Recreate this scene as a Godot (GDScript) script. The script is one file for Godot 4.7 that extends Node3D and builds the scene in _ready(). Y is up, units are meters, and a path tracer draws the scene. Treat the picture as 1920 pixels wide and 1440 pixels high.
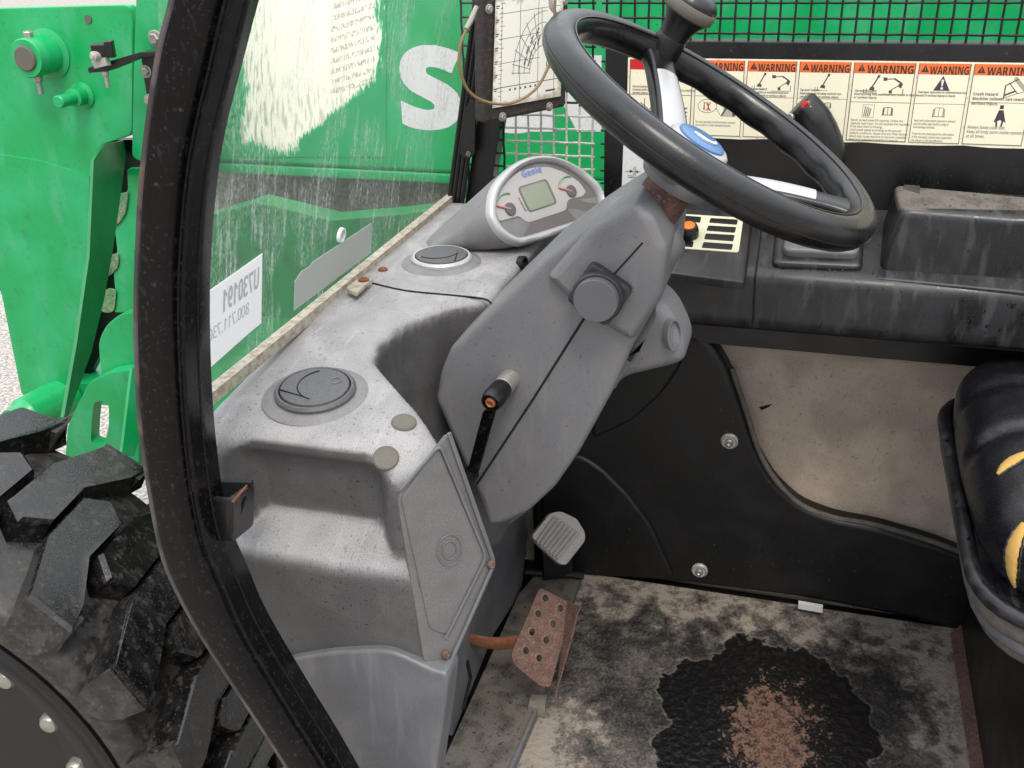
extends Node3D
# The operator's cab of a green telescopic handler, seen through its open left door.
# World: x runs from the nose (-) to the tail (+), y up from the cab floor, z from the right window (0) to the door (0.8).

var rng := RandomNumberGenerator.new()
var M := {}
var used := {}
var tex_cache := {}

# ---------------------------------------------------------------- mesh builder
class MB:
	var p := PackedVector3Array()
	var t := PackedVector2Array()
	func tri(a: Vector3, b: Vector3, c: Vector3):
		p.append(a); p.append(b); p.append(c)
	func quad(a: Vector3, b: Vector3, c: Vector3, d: Vector3):
		tri(a, b, c); tri(a, c, d)
	func quad_uv(a, b, c, d):
		quad(a, b, c, d)
		for k in [Vector2(0, 1), Vector2(1, 1), Vector2(1, 0), Vector2(0, 1), Vector2(1, 0), Vector2(0, 0)]: t.append(k)
	func rings(rs: Array, closed_ring := true, cap_a := true, cap_b := true):
		for i in rs.size() - 1:
			var a: PackedVector3Array = rs[i]
			var b: PackedVector3Array = rs[i + 1]
			var n := a.size()
			for j in (n if closed_ring else n - 1):
				quad(a[j], a[(j + 1) % n], b[(j + 1) % n], b[j])
		for e in 2:
			if (e == 0 and cap_a) or (e == 1 and cap_b):
				var r: PackedVector3Array = rs[0] if e == 0 else rs[rs.size() - 1]
				var c := Vector3.ZERO
				for q in r: c += q
				c /= r.size()
				for j in r.size():
					if e == 0: tri(c, r[(j + 1) % r.size()], r[j])
					else: tri(c, r[j], r[(j + 1) % r.size()])
	var dust_shade: FastNoiseLite = null      # dusty upward faces; upright walls darkened further in colour to imitate shade
	func mesh(crease := 40.0, closed := true) -> ArrayMesh:
		var n := p.size() / 3
		if closed:
			var vol := 0.0
			var o := p[0]
			for i in n: vol += (p[3 * i] - o).dot((p[3 * i + 1] - o).cross(p[3 * i + 2] - o))
			if vol < 0.0:
				for i in n:
					var s := p[3 * i + 1]
					p[3 * i + 1] = p[3 * i + 2]; p[3 * i + 2] = s
					if t.size(): 
						var s2 := t[3 * i + 1]
						t[3 * i + 1] = t[3 * i + 2]; t[3 * i + 2] = s2
		var fn := PackedVector3Array(); fn.resize(n)
		var un := PackedVector3Array(); un.resize(n)
		var at := {}
		for i in n:
			var c := (p[3 * i + 1] - p[3 * i]).cross(p[3 * i + 2] - p[3 * i])
			fn[i] = c; un[i] = c.normalized()
			for k in 3:
				var key := Vector3i((p[3 * i + k] * 20000.0).round())
				if at.has(key): at[key].append(i)
				else: at[key] = [i]
		var lim := cos(deg_to_rad(crease))
		var vv := PackedVector3Array(); var nn := PackedVector3Array(); var tt := PackedVector2Array()
		for i in n:
			if fn[i].length_squared() < 1e-20: continue
			for k in [0, 2, 1]:
				var q := p[3 * i + k]
				var s := Vector3.ZERO
				for j in at[Vector3i((q * 20000.0).round())]:
					if un[j].dot(un[i]) >= lim: s += fn[j]
				vv.append(q); nn.append(s.normalized() if s.length_squared() > 1e-24 else un[i])
				if t.size(): tt.append(t[3 * i + k])
		var arr := []; arr.resize(Mesh.ARRAY_MAX)
		arr[Mesh.ARRAY_VERTEX] = vv; arr[Mesh.ARRAY_NORMAL] = nn
		if t.size(): arr[Mesh.ARRAY_TEX_UV] = tt
		if dust_shade:
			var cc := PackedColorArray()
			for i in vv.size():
				var g := lerpf(0.27, 1.0, smoothstep(0.05, 0.75, nn[i].y + dust_shade.get_noise_3dv(vv[i]) * 0.14))
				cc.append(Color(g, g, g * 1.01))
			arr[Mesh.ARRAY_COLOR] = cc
		var am := ArrayMesh.new()
		am.add_surface_from_arrays(Mesh.PRIMITIVE_TRIANGLES, arr)
		return am

func numbered(called: String) -> String:
	if not used.has(called):
		used[called] = 0
		return called
	used[called] += 1
	return "%s_%03d" % [called, used[called]]

func thing(called: String, label: String, category: String, at := Vector3.ZERO, group := "") -> Node3D:
	var o := Node3D.new(); o.name = numbered(called); o.position = at
	add_child(o, true)
	o.set_meta("label", label); o.set_meta("category", category)
	if group: o.set_meta("group", group)
	return o

func put(called: String, mb, mat: Material, parent: Node3D, crease := 40.0, closed := true) -> MeshInstance3D:
	var o := MeshInstance3D.new()
	o.name = called
	o.mesh = mb.mesh(crease, closed) if mb is MB else mb
	o.material_override = mat
	parent.add_child(o, true)
	# meshes are written in world coordinates: put them back under a parent that stands at its base
	var off := Vector3.ZERO
	var q: Node = parent
	while q is Node3D and q != self:
		off += q.position; q = q.get_parent()
	o.position = -off
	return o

func struct(called: String, mb, mat: Material, crease := 40.0, closed := true) -> MeshInstance3D:
	var o := put(numbered(called), mb, mat, self, crease, closed)
	o.set_meta("kind", "structure")
	return o

# ---------------------------------------------------------------- shapes
func fil(pts: Array, r: float, n := 4, closed := true) -> Array:
	var o := []
	var m := pts.size()
	for i in m:
		var b: Vector3 = pts[i]
		if not closed and (i == 0 or i == m - 1):
			o.append(b); continue
		var a: Vector3 = pts[(i + m - 1) % m]
		var c: Vector3 = pts[(i + 1) % m]
		var ra := minf(r, a.distance_to(b) * 0.45)
		var rc := minf(r, c.distance_to(b) * 0.45)
		var s := b + (a - b).normalized() * ra
		var e := b + (c - b).normalized() * rc
		for k in n + 1:
			var f := float(k) / n
			o.append(s.lerp(b, f).lerp(b.lerp(e, f), f))
	return o

func curve(pts: Array, per := 6, closed := false) -> Array:      # Catmull-Rom through the points
	var o := []
	var m := pts.size()
	for i in (m if closed else m - 1):
		var p0 = pts[(i - 1 + m) % m] if closed or i > 0 else pts[i]
		var p1 = pts[i]
		var p2 = pts[(i + 1) % m]
		var p3 = pts[(i + 2) % m] if closed or i + 2 < m else p2
		for k in per:
			var f := float(k) / per
			o.append(0.5 * ((2.0 * p1) + (p2 - p0) * f + (2.0 * p0 - 5.0 * p1 + 4.0 * p2 - p3) * f * f + (3.0 * p1 - p0 - 3.0 * p2 + p3) * f * f * f))
	if not closed: o.append(pts[m - 1])
	return o

func newell(pts: Array) -> Vector3:
	var n := Vector3.ZERO
	for i in pts.size():
		var a: Vector3 = pts[i]; var b: Vector3 = pts[(i + 1) % pts.size()]
		n += Vector3((a.y - b.y) * (a.z + b.z), (a.z - b.z) * (a.x + b.x), (a.x - b.x) * (a.y + b.y))
	return n.normalized()

func frame(n: Vector3, hint := Vector3.UP) -> Basis:
	var w := n.normalized()
	if absf(w.dot(hint)) > 0.97: hint = Vector3.RIGHT if absf(w.x) < 0.9 else Vector3.FORWARD
	var u := hint.cross(w).normalized()
	return Basis(u, w.cross(u), w)

func inset2(pl: PackedVector2Array, d: float) -> PackedVector2Array:
	var o := PackedVector2Array()
	var n := pl.size()
	for i in n:
		var e1 := (pl[i] - pl[(i + n - 1) % n]).normalized()
		var e2 := (pl[(i + 1) % n] - pl[i]).normalized()
		var n1 := Vector2(-e1.y, e1.x); var n2 := Vector2(-e2.y, e2.x)
		var b := n1 + n2
		var l := b.length_squared()
		o.append(pl[i] + (b * (2.0 / maxf(l, 0.5)) * d if l > 1e-6 else n1 * d))
	# where an edge has turned over, pull its run of corners together
	for pass_ in 12:
		var turned := false
		for i in n:
			var k := (i + 1) % n
			if (o[k] - o[i]).dot(pl[k] - pl[i]) < -1e-14:
				var m := (o[i] + o[k]) * 0.5
				o[i] = m; o[k] = m; turned = true
		if not turned: break
	return o

# A plate whose front face has the given outline; "front" is the side its face looks to.
func slab(mb: MB, pts: Array, front: Vector3, thick: float, bev := 0.0, segs := 2, holes := []):
	var n := newell(pts)
	if n.dot(front) < 0.0: n = -n
	var fr := frame(n)
	var o: Vector3 = pts[0]
	var pl := PackedVector2Array()
	for q in pts: pl.append(Vector2((q - o).dot(fr.x), (q - o).dot(fr.y)))
	if Geometry2D.is_polygon_clockwise(pl): pl.reverse()
	var prof := []
	if bev > 0.0:
		for i in segs + 1:
			var a := float(i) / segs * PI / 2
			prof.append([bev * (1.0 - sin(a)), bev * (1.0 - cos(a))])
	else: prof.append([0.0, 0.0])
	prof.append([0.0, thick])
	var up := func(v: Vector2, d: float) -> Vector3: return o + fr.x * v.x + fr.y * v.y - fr.z * d
	var prev := PackedVector2Array()
	for i in prof.size():
		var cur := inset2(pl, prof[i][0]) if prof[i][0] > 0.0 else pl
		if i > 0:
			for j in cur.size():
				var k := (j + 1) % cur.size()
				mb.quad(up.call(prev[j], prof[i - 1][1]), up.call(cur[j], prof[i][1]), up.call(cur[k], prof[i][1]), up.call(prev[k], prof[i - 1][1]))
		prev = cur
	for side in 2:
		var d: float = 0.0 if side == 0 else thick
		var ring := inset2(pl, bev) if side == 0 and bev > 0.0 else pl
		var all := ring.duplicate()
		var ix := PackedInt32Array()
		if holes.is_empty():
			ix = Geometry2D.triangulate_polygon(pl)
		else:
			var rims := []
			for h in holes:
				var hp := PackedVector2Array()
				for q in h: hp.append(Vector2((q - o).dot(fr.x), (q - o).dot(fr.y)))
				if not Geometry2D.is_polygon_clockwise(hp): hp.reverse()
				rims.append(hp)
				all.append_array(hp)
				if side == 0:
					for j in hp.size():
						var k := (j + 1) % hp.size()
						mb.quad(up.call(hp[j], 0.0), up.call(hp[j], thick), up.call(hp[k], thick), up.call(hp[k], 0.0))
			var dl := Geometry2D.triangulate_delaunay(all)
			for i in dl.size() / 3:
				var m := (all[dl[3 * i]] + all[dl[3 * i + 1]] + all[dl[3 * i + 2]]) / 3.0
				var ok := Geometry2D.is_point_in_polygon(m, ring)
				for r in rims:
					if Geometry2D.is_point_in_polygon(m, r): ok = false
				if ok: ix.append(dl[3 * i]); ix.append(dl[3 * i + 1]); ix.append(dl[3 * i + 2])
		if ix.size() == 0: print("no triangles for a plate of ", all.size(), " corners at ", o)
		for i in ix.size() / 3:
			var a: Vector3 = up.call(all[ix[3 * i]], d); var b: Vector3 = up.call(all[ix[3 * i + 1]], d); var c: Vector3 = up.call(all[ix[3 * i + 2]], d)
			if ((b - a).cross(c - a).dot(n) > 0.0) == (side == 0): mb.tri(a, b, c)
			else: mb.tri(a, c, b)

func even(pts: Array, n: int) -> Array:        # a closed outline cut into n equal steps
	var total := 0.0
	for i in pts.size(): total += pts[i].distance_to(pts[(i + 1) % pts.size()])
	var o := []
	var i := 0
	var run := 0.0
	for k in n:
		var want := total * k / n
		while run + pts[i % pts.size()].distance_to(pts[(i + 1) % pts.size()]) < want:
			run += pts[i % pts.size()].distance_to(pts[(i + 1) % pts.size()]); i += 1
		var a: Vector3 = pts[i % pts.size()]; var b: Vector3 = pts[(i + 1) % pts.size()]
		o.append(a.lerp(b, (want - run) / maxf(a.distance_to(b), 1e-6)))
	return o

func plate(called, pts, front, thick, bev, mat, parent, holes := [], segs := 2) -> MeshInstance3D:
	var mb := MB.new()
	slab(mb, pts, front, thick, bev, segs, holes)
	return put(called, mb, mat, parent, 35.0, holes.is_empty())

func box(mb: MB, c: Vector3, s: Vector3, b := Basis(), bev := 0.0):
	var h := s * 0.5
	slab(mb, [c + b * Vector3(-h.x, -h.y, h.z), c + b * Vector3(h.x, -h.y, h.z), c + b * Vector3(h.x, h.y, h.z), c + b * Vector3(-h.x, h.y, h.z)], b.z, s.z, bev, 2)

func tube(mb: MB, path: Array, rad, sides := 10, closed := false, squash := 1.0, hint := Vector3.UP):
	var n := path.size()
	var rs := []
	var ref := hint
	for i in n:
		var a: Vector3 = path[(i - 1 + n) % n] if closed else path[maxi(i - 1, 0)]
		var c: Vector3 = path[(i + 1) % n] if closed else path[mini(i + 1, n - 1)]
		var d := (c - a).normalized()
		var u := ref - d * ref.dot(d)
		u = u.normalized() if u.length() > 1e-3 else frame(d).x
		if squash == 1.0: ref = u
		var v := d.cross(u)
		var r: float = rad[i] if rad is Array else rad
		var ring := PackedVector3Array()
		for k in sides:
			var t := TAU * k / sides
			ring.append(path[i] + (u * cos(t) * squash + v * sin(t)) * r)
		rs.append(ring)
	if closed: rs.append(rs[0])
	mb.rings(rs, true, not closed, not closed)

func lathe(mb: MB, at: Vector3, axis: Vector3, prof: Array, segs := 20, squash := 1.0, hint := Vector3.UP, caps := true):
	var f := frame(axis, hint)
	var rs := []
	for pr in prof:
		var ring := PackedVector3Array()
		for k in segs:
			var t := TAU * k / segs
			ring.append(at + f.z * pr[1] + (f.x * cos(t) + f.y * sin(t) * squash) * maxf(pr[0], 1e-5))
		rs.append(ring)
	mb.rings(rs, true, caps, caps)

func bolt(parent: Node3D, called: String, at: Vector3, n: Vector3, r: float, mat: Material, washer := true):
	var mb := MB.new()
	if washer: lathe(mb, at, n, [[r * 1.45, -0.001], [r * 1.45, r * 0.22], [r * 1.3, r * 0.3]], 16)
	lathe(mb, at, n, [[r, 0.0], [r, r * 0.75], [r * 0.8, r * 0.95], [r * 0.35, r * 0.9]], 6)
	return put(called, mb, mat, parent, 25.0)

func words(parent: Node3D, called: String, s: String, h: float, mat: Material, at: Vector3, u: Vector3, v: Vector3, wide := 1.0, weight := 400, deep := 0.0, center := false, lines := 0.0) -> MeshInstance3D:
	var tm := TextMesh.new()
	var f := SystemFont.new()
	f.font_names = PackedStringArray(["Droid Sans"]); f.font_weight = mini(weight, 700)
	tm.font = f
	if weight > 700:
		var fv := FontVariation.new()
		fv.base_font = f; fv.variation_embolden = 0.0012 * (weight - 700) * 10.0
		tm.font = fv
	tm.text = s; tm.font_size = 32; tm.pixel_size = h / 23.0; tm.depth = deep
	tm.curve_step = 3.0
	tm.line_spacing = lines
	tm.horizontal_alignment = HORIZONTAL_ALIGNMENT_CENTER if center else HORIZONTAL_ALIGNMENT_LEFT
	tm.vertical_alignment = VERTICAL_ALIGNMENT_CENTER if center else VERTICAL_ALIGNMENT_TOP
	var o := put(called, tm, mat, parent)
	var ux := u.normalized(); var vy := (v - ux * v.dot(ux)).normalized()
	o.transform = Transform3D(Basis(ux * wide, vy, ux.cross(vy)), at + o.position + (Vector3.ZERO if center else vy * h * 0.33))
	return o

# A smooth closed surface where a signed distance is zero (surface nets, coarse search first).
func nets(sdf: Callable, lo: Vector3, hi: Vector3, cell: float) -> MB:
	var k := 4
	var n := Vector3i(((hi - lo) / (cell * k)).ceil())
	var val := {}
	var act := {}
	for x in n.x:
		for y in n.y:
			for z in n.z:
				var c := lo + Vector3(x + 0.5, y + 0.5, z + 0.5) * cell * k
				if absf(sdf.call(c)) < cell * k * 1.15: act[Vector3i(x, y, z)] = true
	var vid := {}
	var pos := PackedVector3Array()
	var corners := [Vector3i(0, 0, 0), Vector3i(1, 0, 0), Vector3i(0, 1, 0), Vector3i(1, 1, 0), Vector3i(0, 0, 1), Vector3i(1, 0, 1), Vector3i(0, 1, 1), Vector3i(1, 1, 1)]
	for b in act:
		for x in k:
			for y in k:
				for z in k:
					var c: Vector3i = b * k + Vector3i(x, y, z)
					var d := PackedFloat32Array()
					var neg := 0
					for o in corners:
						var g: Vector3i = c + o
						if not val.has(g): val[g] = sdf.call(lo + Vector3(g) * cell)
						d.append(val[g])
						if val[g] < 0.0: neg += 1
					if neg == 0 or neg == 8: continue
					var s := Vector3.ZERO; var m := 0
					for e in [[0, 1], [2, 3], [4, 5], [6, 7], [0, 2], [1, 3], [4, 6], [5, 7], [0, 4], [1, 5], [2, 6], [3, 7]]:
						if (d[e[0]] < 0.0) != (d[e[1]] < 0.0):
							var f: float = d[e[0]] / (d[e[0]] - d[e[1]])
							s += Vector3(corners[e[0]]).lerp(Vector3(corners[e[1]]), f); m += 1
					vid[c] = pos.size()
					pos.append(lo + (Vector3(c) + s / m) * cell)
	var mb := MB.new()
	for c in vid:
		var d0: float = val[c]
		for ax in 3:
			var a := Vector3i.ZERO; a[ax] = 1
			var d1 = val.get(c + a)
			if d1 == null or (d0 < 0.0) == (d1 < 0.0): continue
			var u := Vector3i.ZERO; u[(ax + 1) % 3] = 1
			var v := Vector3i.ZERO; v[(ax + 2) % 3] = 1
			if not (vid.has(c - u) and vid.has(c - v) and vid.has(c - u - v)): continue
			var q := [pos[vid[c]], pos[vid[c - u]], pos[vid[c - u - v]], pos[vid[c - v]]]
			if d0 < 0.0: mb.quad(q[0], q[1], q[2], q[3])
			else: mb.quad(q[0], q[3], q[2], q[1])
	return mb

func poly2(p: Vector2, pl: PackedVector2Array) -> float:
	var d := 1e9
	var inside := false
	var n := pl.size()
	var b := pl[n - 1]
	for i in n:
		var a := pl[i]
		var e := b - a
		var w := p - a
		d = minf(d, (w - e * clampf(w.dot(e) / e.length_squared(), 0.0, 1.0)).length_squared())
		if (a.y > p.y) != (b.y > p.y) and p.x < e.x * (p.y - a.y) / e.y + a.x: inside = not inside
		b = a
	return -sqrt(d) if inside else sqrt(d)

func smax(a: float, b: float, k: float) -> float:
	var h := maxf(k - absf(a - b), 0.0) / k
	return maxf(a, b) + h * h * k * 0.25

func smin(a: float, b: float, k: float) -> float:
	var h := maxf(k - absf(a - b), 0.0) / k
	return minf(a, b) - h * h * k * 0.25

# ---------------------------------------------------------------- materials
func noise(seed_: int, freq: float, oct := 4, kind := FastNoiseLite.TYPE_SIMPLEX_SMOOTH) -> FastNoiseLite:
	var f := FastNoiseLite.new()
	f.seed = seed_; f.frequency = freq; f.noise_type = kind
	f.fractal_type = FastNoiseLite.FRACTAL_FBM if oct > 1 else FastNoiseLite.FRACTAL_NONE
	f.fractal_octaves = oct
	return f

# layers: [features across the tile, lo, hi, colour, amount, roughness, x-stretch, octaves, relief]
func weathered(key: String, base: Color, rough: float, layers: Array, tile: float, opt := {}) -> StandardMaterial3D:
	var n: int = opt.get("size", 320)
	var col := PackedFloat32Array(); col.resize(n * n * 3)
	var rg := PackedFloat32Array(); rg.resize(n * n); rg.fill(rough)
	var ht := PackedFloat32Array(); ht.resize(n * n); ht.fill(0.5)
	for i in n * n:
		col[3 * i] = base.r; col[3 * i + 1] = base.g; col[3 * i + 2] = base.b
	var s := 11 + key.length() * 7 + int(base.r * 1000)
	for L in layers:
		s += 13
		var st: Vector2 = L[6] if L.size() > 6 else Vector2.ONE
		var w := maxi(16, int(n / st.x)); var h := maxi(16, int(n / st.y))
		var im := noise(s, float(L[0]) / n, L[7] if L.size() > 7 else 4).get_seamless_image(w, h, false, false, 0.15, true)
		if w != n or h != n: im.resize(n, n, Image.INTERPOLATE_CUBIC)
		im.convert(Image.FORMAT_L8)
		var by := im.get_data()
		var c: Color = L[3]
		var lo: float = L[1] * 255.0; var inv: float = 1.0 / maxf((L[2] - L[1]) * 255.0, 0.01)
		var am: float = L[4]; var ro: float = L[5]
		var rel: float = L[8] if L.size() > 8 else 0.0
		for i in n * n:
			var a := clampf((by[i] - lo) * inv, 0.0, 1.0) * am
			if a > 0.0:
				var j := 3 * i
				col[j] += (c.r - col[j]) * a; col[j + 1] += (c.g - col[j + 1]) * a; col[j + 2] += (c.b - col[j + 2]) * a
				rg[i] += (ro - rg[i]) * a
				ht[i] += rel * a
	var cb := PackedByteArray(); cb.resize(n * n * 3)
	var rb := PackedByteArray(); rb.resize(n * n)
	var hb := PackedByteArray(); hb.resize(n * n)
	for i in n * n * 3: cb[i] = int(clampf(col[i], 0.0, 1.0) * 255.0)
	for i in n * n:
		rb[i] = int(clampf(rg[i], 0.0, 1.0) * 255.0); hb[i] = int(clampf(ht[i], 0.0, 1.0) * 255.0)
	var m := StandardMaterial3D.new()
	m.albedo_texture = ImageTexture.create_from_image(Image.create_from_data(n, n, false, Image.FORMAT_RGB8, cb))
	var spread := 0.0
	for L in layers: spread = maxf(spread, absf(L[5] - rough) * L[4])
	if spread > 0.13:
		m.roughness = 1.0
		m.roughness_texture = ImageTexture.create_from_image(Image.create_from_data(n, n, false, Image.FORMAT_L8, rb))
		m.roughness_texture_channel = BaseMaterial3D.TEXTURE_CHANNEL_RED
	else: m.roughness = rough
	var bump: float = opt.get("bump", 0.0)
	if bump > 0.0:
		var hi := Image.create_from_data(n, n, false, Image.FORMAT_L8, hb)
		hi.bump_map_to_normal_map(bump)
		m.normal_enabled = true
		m.normal_texture = ImageTexture.create_from_image(hi)
	m.metallic = opt.get("metal", 0.0)
	if opt.has("uv"): pass
	else:
		m.uv1_triplanar = true; m.uv1_world_triplanar = true
		m.uv1_scale = Vector3.ONE / tile
	M[key] = m
	return m

func plain(key: String, c: Color, rough := 0.5, metal := 0.0) -> StandardMaterial3D:
	var m := StandardMaterial3D.new()
	m.albedo_color = c; m.roughness = rough; m.metallic = metal
	M[key] = m
	return m

# flat print drawn into an image
func line(im: Image, a: Vector2, b: Vector2, w: float, c: Color):
	var n := int(maxf(absf(b.x - a.x), absf(b.y - a.y))) + 1
	for i in n + 1:
		var q := a.lerp(b, float(i) / n)
		im.fill_rect(Rect2i(int(q.x - w / 2), int(q.y - w / 2), maxi(1, int(w)), maxi(1, int(w))), c)

func fill(im: Image, pl: Array, c: Color):
	var y0 := 1e9; var y1 := -1e9
	for q in pl: y0 = minf(y0, q.y); y1 = maxf(y1, q.y)
	for y in range(int(y0), int(y1) + 1):
		var xs := []
		for i in pl.size():
			var a: Vector2 = pl[i]; var b: Vector2 = pl[(i + 1) % pl.size()]
			if (a.y > y + 0.5) != (b.y > y + 0.5): xs.append(a.x + (y + 0.5 - a.y) / (b.y - a.y) * (b.x - a.x))
		xs.sort()
		for i in xs.size() / 2: im.fill_rect(Rect2i(int(xs[2 * i]), y, maxi(1, int(xs[2 * i + 1]) - int(xs[2 * i])), 1), c)

func printed(im: Image, rough := 0.5) -> StandardMaterial3D:
	var m := StandardMaterial3D.new()
	im.generate_mipmaps()
	m.albedo_texture = ImageTexture.create_from_image(im); m.roughness = rough
	return m

func _ready():
	rng.seed = 7
	var cam := Camera3D.new()
	cam.transform = Transform3D(Basis(Vector3(0.95989, -0.02807, -0.27895), Vector3(-0.0983, 0.89813, -0.42861), Vector3(0.26256, 0.43884, 0.85935)), Vector3(0, 1.065, 1.4))
	cam.fov = 41.508; cam.near = 0.05; cam.far = 200.0
	add_child(cam)
	var sun := DirectionalLight3D.new()
	sun.light_energy = 0.4; sun.light_angular_distance = 18.0; sun.light_color = Color(1.0, 0.97, 0.93); sun.shadow_enabled = true
	sun.rotation_degrees = Vector3(-58, 25, 0)
	add_child(sun)
	var we := WorldEnvironment.new()
	var env := Environment.new()
	var sm := ProceduralSkyMaterial.new()
	sm.sky_top_color = Color(0.93, 0.95, 0.98); sm.sky_horizon_color = Color(0.45, 0.455, 0.46); sm.sky_curve = 0.35; sm.sky_energy_multiplier = 1.15
	sm.ground_horizon_color = Color(0.45, 0.445, 0.44); sm.ground_bottom_color = Color(0.42, 0.41, 0.40)
	sm.sun_angle_max = 0.0
	var sky := Sky.new(); sky.sky_material = sm
	env.background_mode = Environment.BG_SKY; env.sky = sky
	env.tonemap_mode = Environment.TONE_MAPPER_LINEAR
	env.tonemap_exposure = 2.1
	env.sdfgi_enabled = true; env.ssao_enabled = true; env.ssil_enabled = true
	we.environment = env
	add_child(we)
	materials()
	ground()
	cab_shell()
	outside()
	tyre()
	window_guard()
	warning_labels()
	windshield()
	front_post()
	console()
	instrument_pod()
	column()
	steering_wheel()
	chart_board()
	side_console()
	pedals()
	seat()

func materials():
	# colours are those of the stuff itself (sRGB), the darkened green aside
	weathered("dash", Color(0.42, 0.416, 0.42), 0.45, [
		[5, 0.30, 0.75, Color(0.53, 0.52, 0.515), 0.75, 0.65],
		[12, 0.55, 0.85, Color(0.40, 0.39, 0.39), 0.55, 0.45],
		[14, 0.68, 0.92, Color(0.64, 0.63, 0.62), 0.45, 0.7, Vector2(0.7, 5)],
		[220, 0.25, 0.75, Color(0.74, 0.73, 0.72), 0.6, 0.8, Vector2.ONE, 2, 0.35],
		[48, 0.825, 0.86, Color(0.19, 0.18, 0.18), 0.75, 0.25, Vector2(1, 1), 2],
		[24, 0.78, 0.90, Color(0.27, 0.26, 0.26), 0.45, 0.25, Vector2.ONE, 4]], 0.30, {"size": 640, "bump": 2.4})
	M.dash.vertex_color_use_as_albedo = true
	weathered("dash_top", Color(0.38, 0.375, 0.375), 0.55, [
		[5, 0.35, 0.8, Color(0.47, 0.46, 0.455), 0.8, 0.7],
		[150, 0.3, 0.75, Color(0.60, 0.59, 0.585), 0.35, 0.75, Vector2.ONE, 2, 0.2],
		[30, 0.80, 0.86, Color(0.27, 0.26, 0.255), 0.5, 0.4, Vector2.ONE, 4]], 0.25, {"bump": 1.5})
	weathered("dash_panel", Color(0.33, 0.325, 0.325), 0.55, [
		[150, 0.3, 0.7, Color(0.49, 0.48, 0.475), 0.55, 0.75, Vector2.ONE, 2, 0.2],
		[8, 0.45, 0.8, Color(0.33, 0.325, 0.325), 0.6, 0.5]], 0.25, {"bump": 1.5})
	weathered("dash_side", Color(0.325, 0.325, 0.34), 0.45, [
		[4, 0.35, 0.8, Color(0.385, 0.385, 0.395), 0.7, 0.55],
		[12, 0.62, 0.95, Color(0.52, 0.515, 0.515), 0.35, 0.7, Vector2(0.8, 5)],
		[140, 0.4, 0.75, Color(0.45, 0.45, 0.46), 0.3, 0.6, Vector2.ONE, 2, 0.15]], 0.34, {"bump": 1.2})
	weathered("shroud", Color(0.375, 0.375, 0.388), 0.46, [
		[3, 0.35, 0.75, Color(0.42, 0.415, 0.42), 0.6, 0.55],
		[220, 0.25, 0.75, Color(0.50, 0.495, 0.50), 0.5, 0.62, Vector2.ONE, 2, 0.3],
		[18, 0.70, 0.76, Color(0.46, 0.455, 0.46), 0.35, 0.6, Vector2(1, 7), 2],
		[40, 0.82, 0.86, Color(0.22, 0.21, 0.21), 0.6, 0.35, Vector2.ONE, 4]], 0.3, {"size": 512, "bump": 1.6})
	weathered("black_paint", Color(0.04, 0.037, 0.04), 0.36, [
		[4, 0.40, 0.85, Color(0.085, 0.08, 0.08), 0.6, 0.5],
		[60, 0.68, 0.80, Color(0.22, 0.205, 0.20), 0.4, 0.7, Vector2.ONE, 3],
		[22, 0.90, 0.93, Color(0.33, 0.22, 0.17), 0.8, 0.85, Vector2.ONE, 3]], 0.33, {"bump": 0.6})
	weathered("post_paint", Color(0.032, 0.03, 0.034), 0.20, [
		[3, 0.45, 0.8, Color(0.05, 0.047, 0.05), 0.6, 0.35, Vector2(1, 3)],
		[50, 0.70, 0.80, Color(0.26, 0.245, 0.25), 0.4, 0.6, Vector2(1, 2), 3],
		[90, 0.80, 0.84, Color(0.45, 0.44, 0.44), 0.4, 0.5, Vector2.ONE, 2],
		[18, 0.88, 0.91, Color(0.40, 0.26, 0.20), 0.8, 0.85, Vector2.ONE, 3]], 0.36, {"bump": 0.8})
	M.post_paint.metallic_specular = 0.32
	weathered("kick", Color(0.030, 0.029, 0.032), 0.42, [
		[3, 0.4, 0.8, Color(0.070, 0.066, 0.067), 0.7, 0.55],
		[50, 0.6, 0.75, Color(0.12, 0.11, 0.11), 0.35, 0.7, Vector2.ONE, 3],
		[40, 0.86, 0.90, Color(0.38, 0.37, 0.36), 0.6, 0.7, Vector2.ONE, 2]], 0.36, {"bump": 0.8})
	weathered("side_plastic", Color(0.085, 0.085, 0.092), 0.30, [
		[4, 0.42, 0.62, Color(0.17, 0.17, 0.185), 0.7, 0.5, Vector2(1, 1.4)],
		[10, 0.58, 0.8, Color(0.29, 0.285, 0.295), 0.55, 0.6, Vector2(0.8, 4)],
		[24, 0.74, 0.84, Color(0.03, 0.03, 0.033), 0.8, 0.08, Vector2(0.8, 2)],
		[90, 0.62, 0.78, Color(0.26, 0.25, 0.245), 0.4, 0.7, Vector2.ONE, 3]], 0.3, {"bump": 1.2})
	weathered("tan", Color(0.68, 0.62, 0.56), 0.9, [
		[3, 0.3, 0.7, Color(0.55, 0.50, 0.45), 0.6, 0.9],
		[150, 0.35, 0.7, Color(0.76, 0.70, 0.64), 0.5, 0.95, Vector2(1.6, 1), 3, 0.3],
		[30, 0.74, 0.9, Color(0.36, 0.33, 0.30), 0.4, 0.85]], 0.30, {"bump": 2.0})
	weathered("lid", Color(0.36, 0.335, 0.305), 0.75, [
		[6, 0.4, 0.75, Color(0.24, 0.225, 0.21), 0.8, 0.5],
		[60, 0.55, 0.75, Color(0.46, 0.43, 0.39), 0.5, 0.9, Vector2.ONE, 3, 0.2],
		[20, 0.72, 0.80, Color(0.10, 0.095, 0.09), 0.7, 0.3]], 0.2, {"bump": 1.5})
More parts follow.
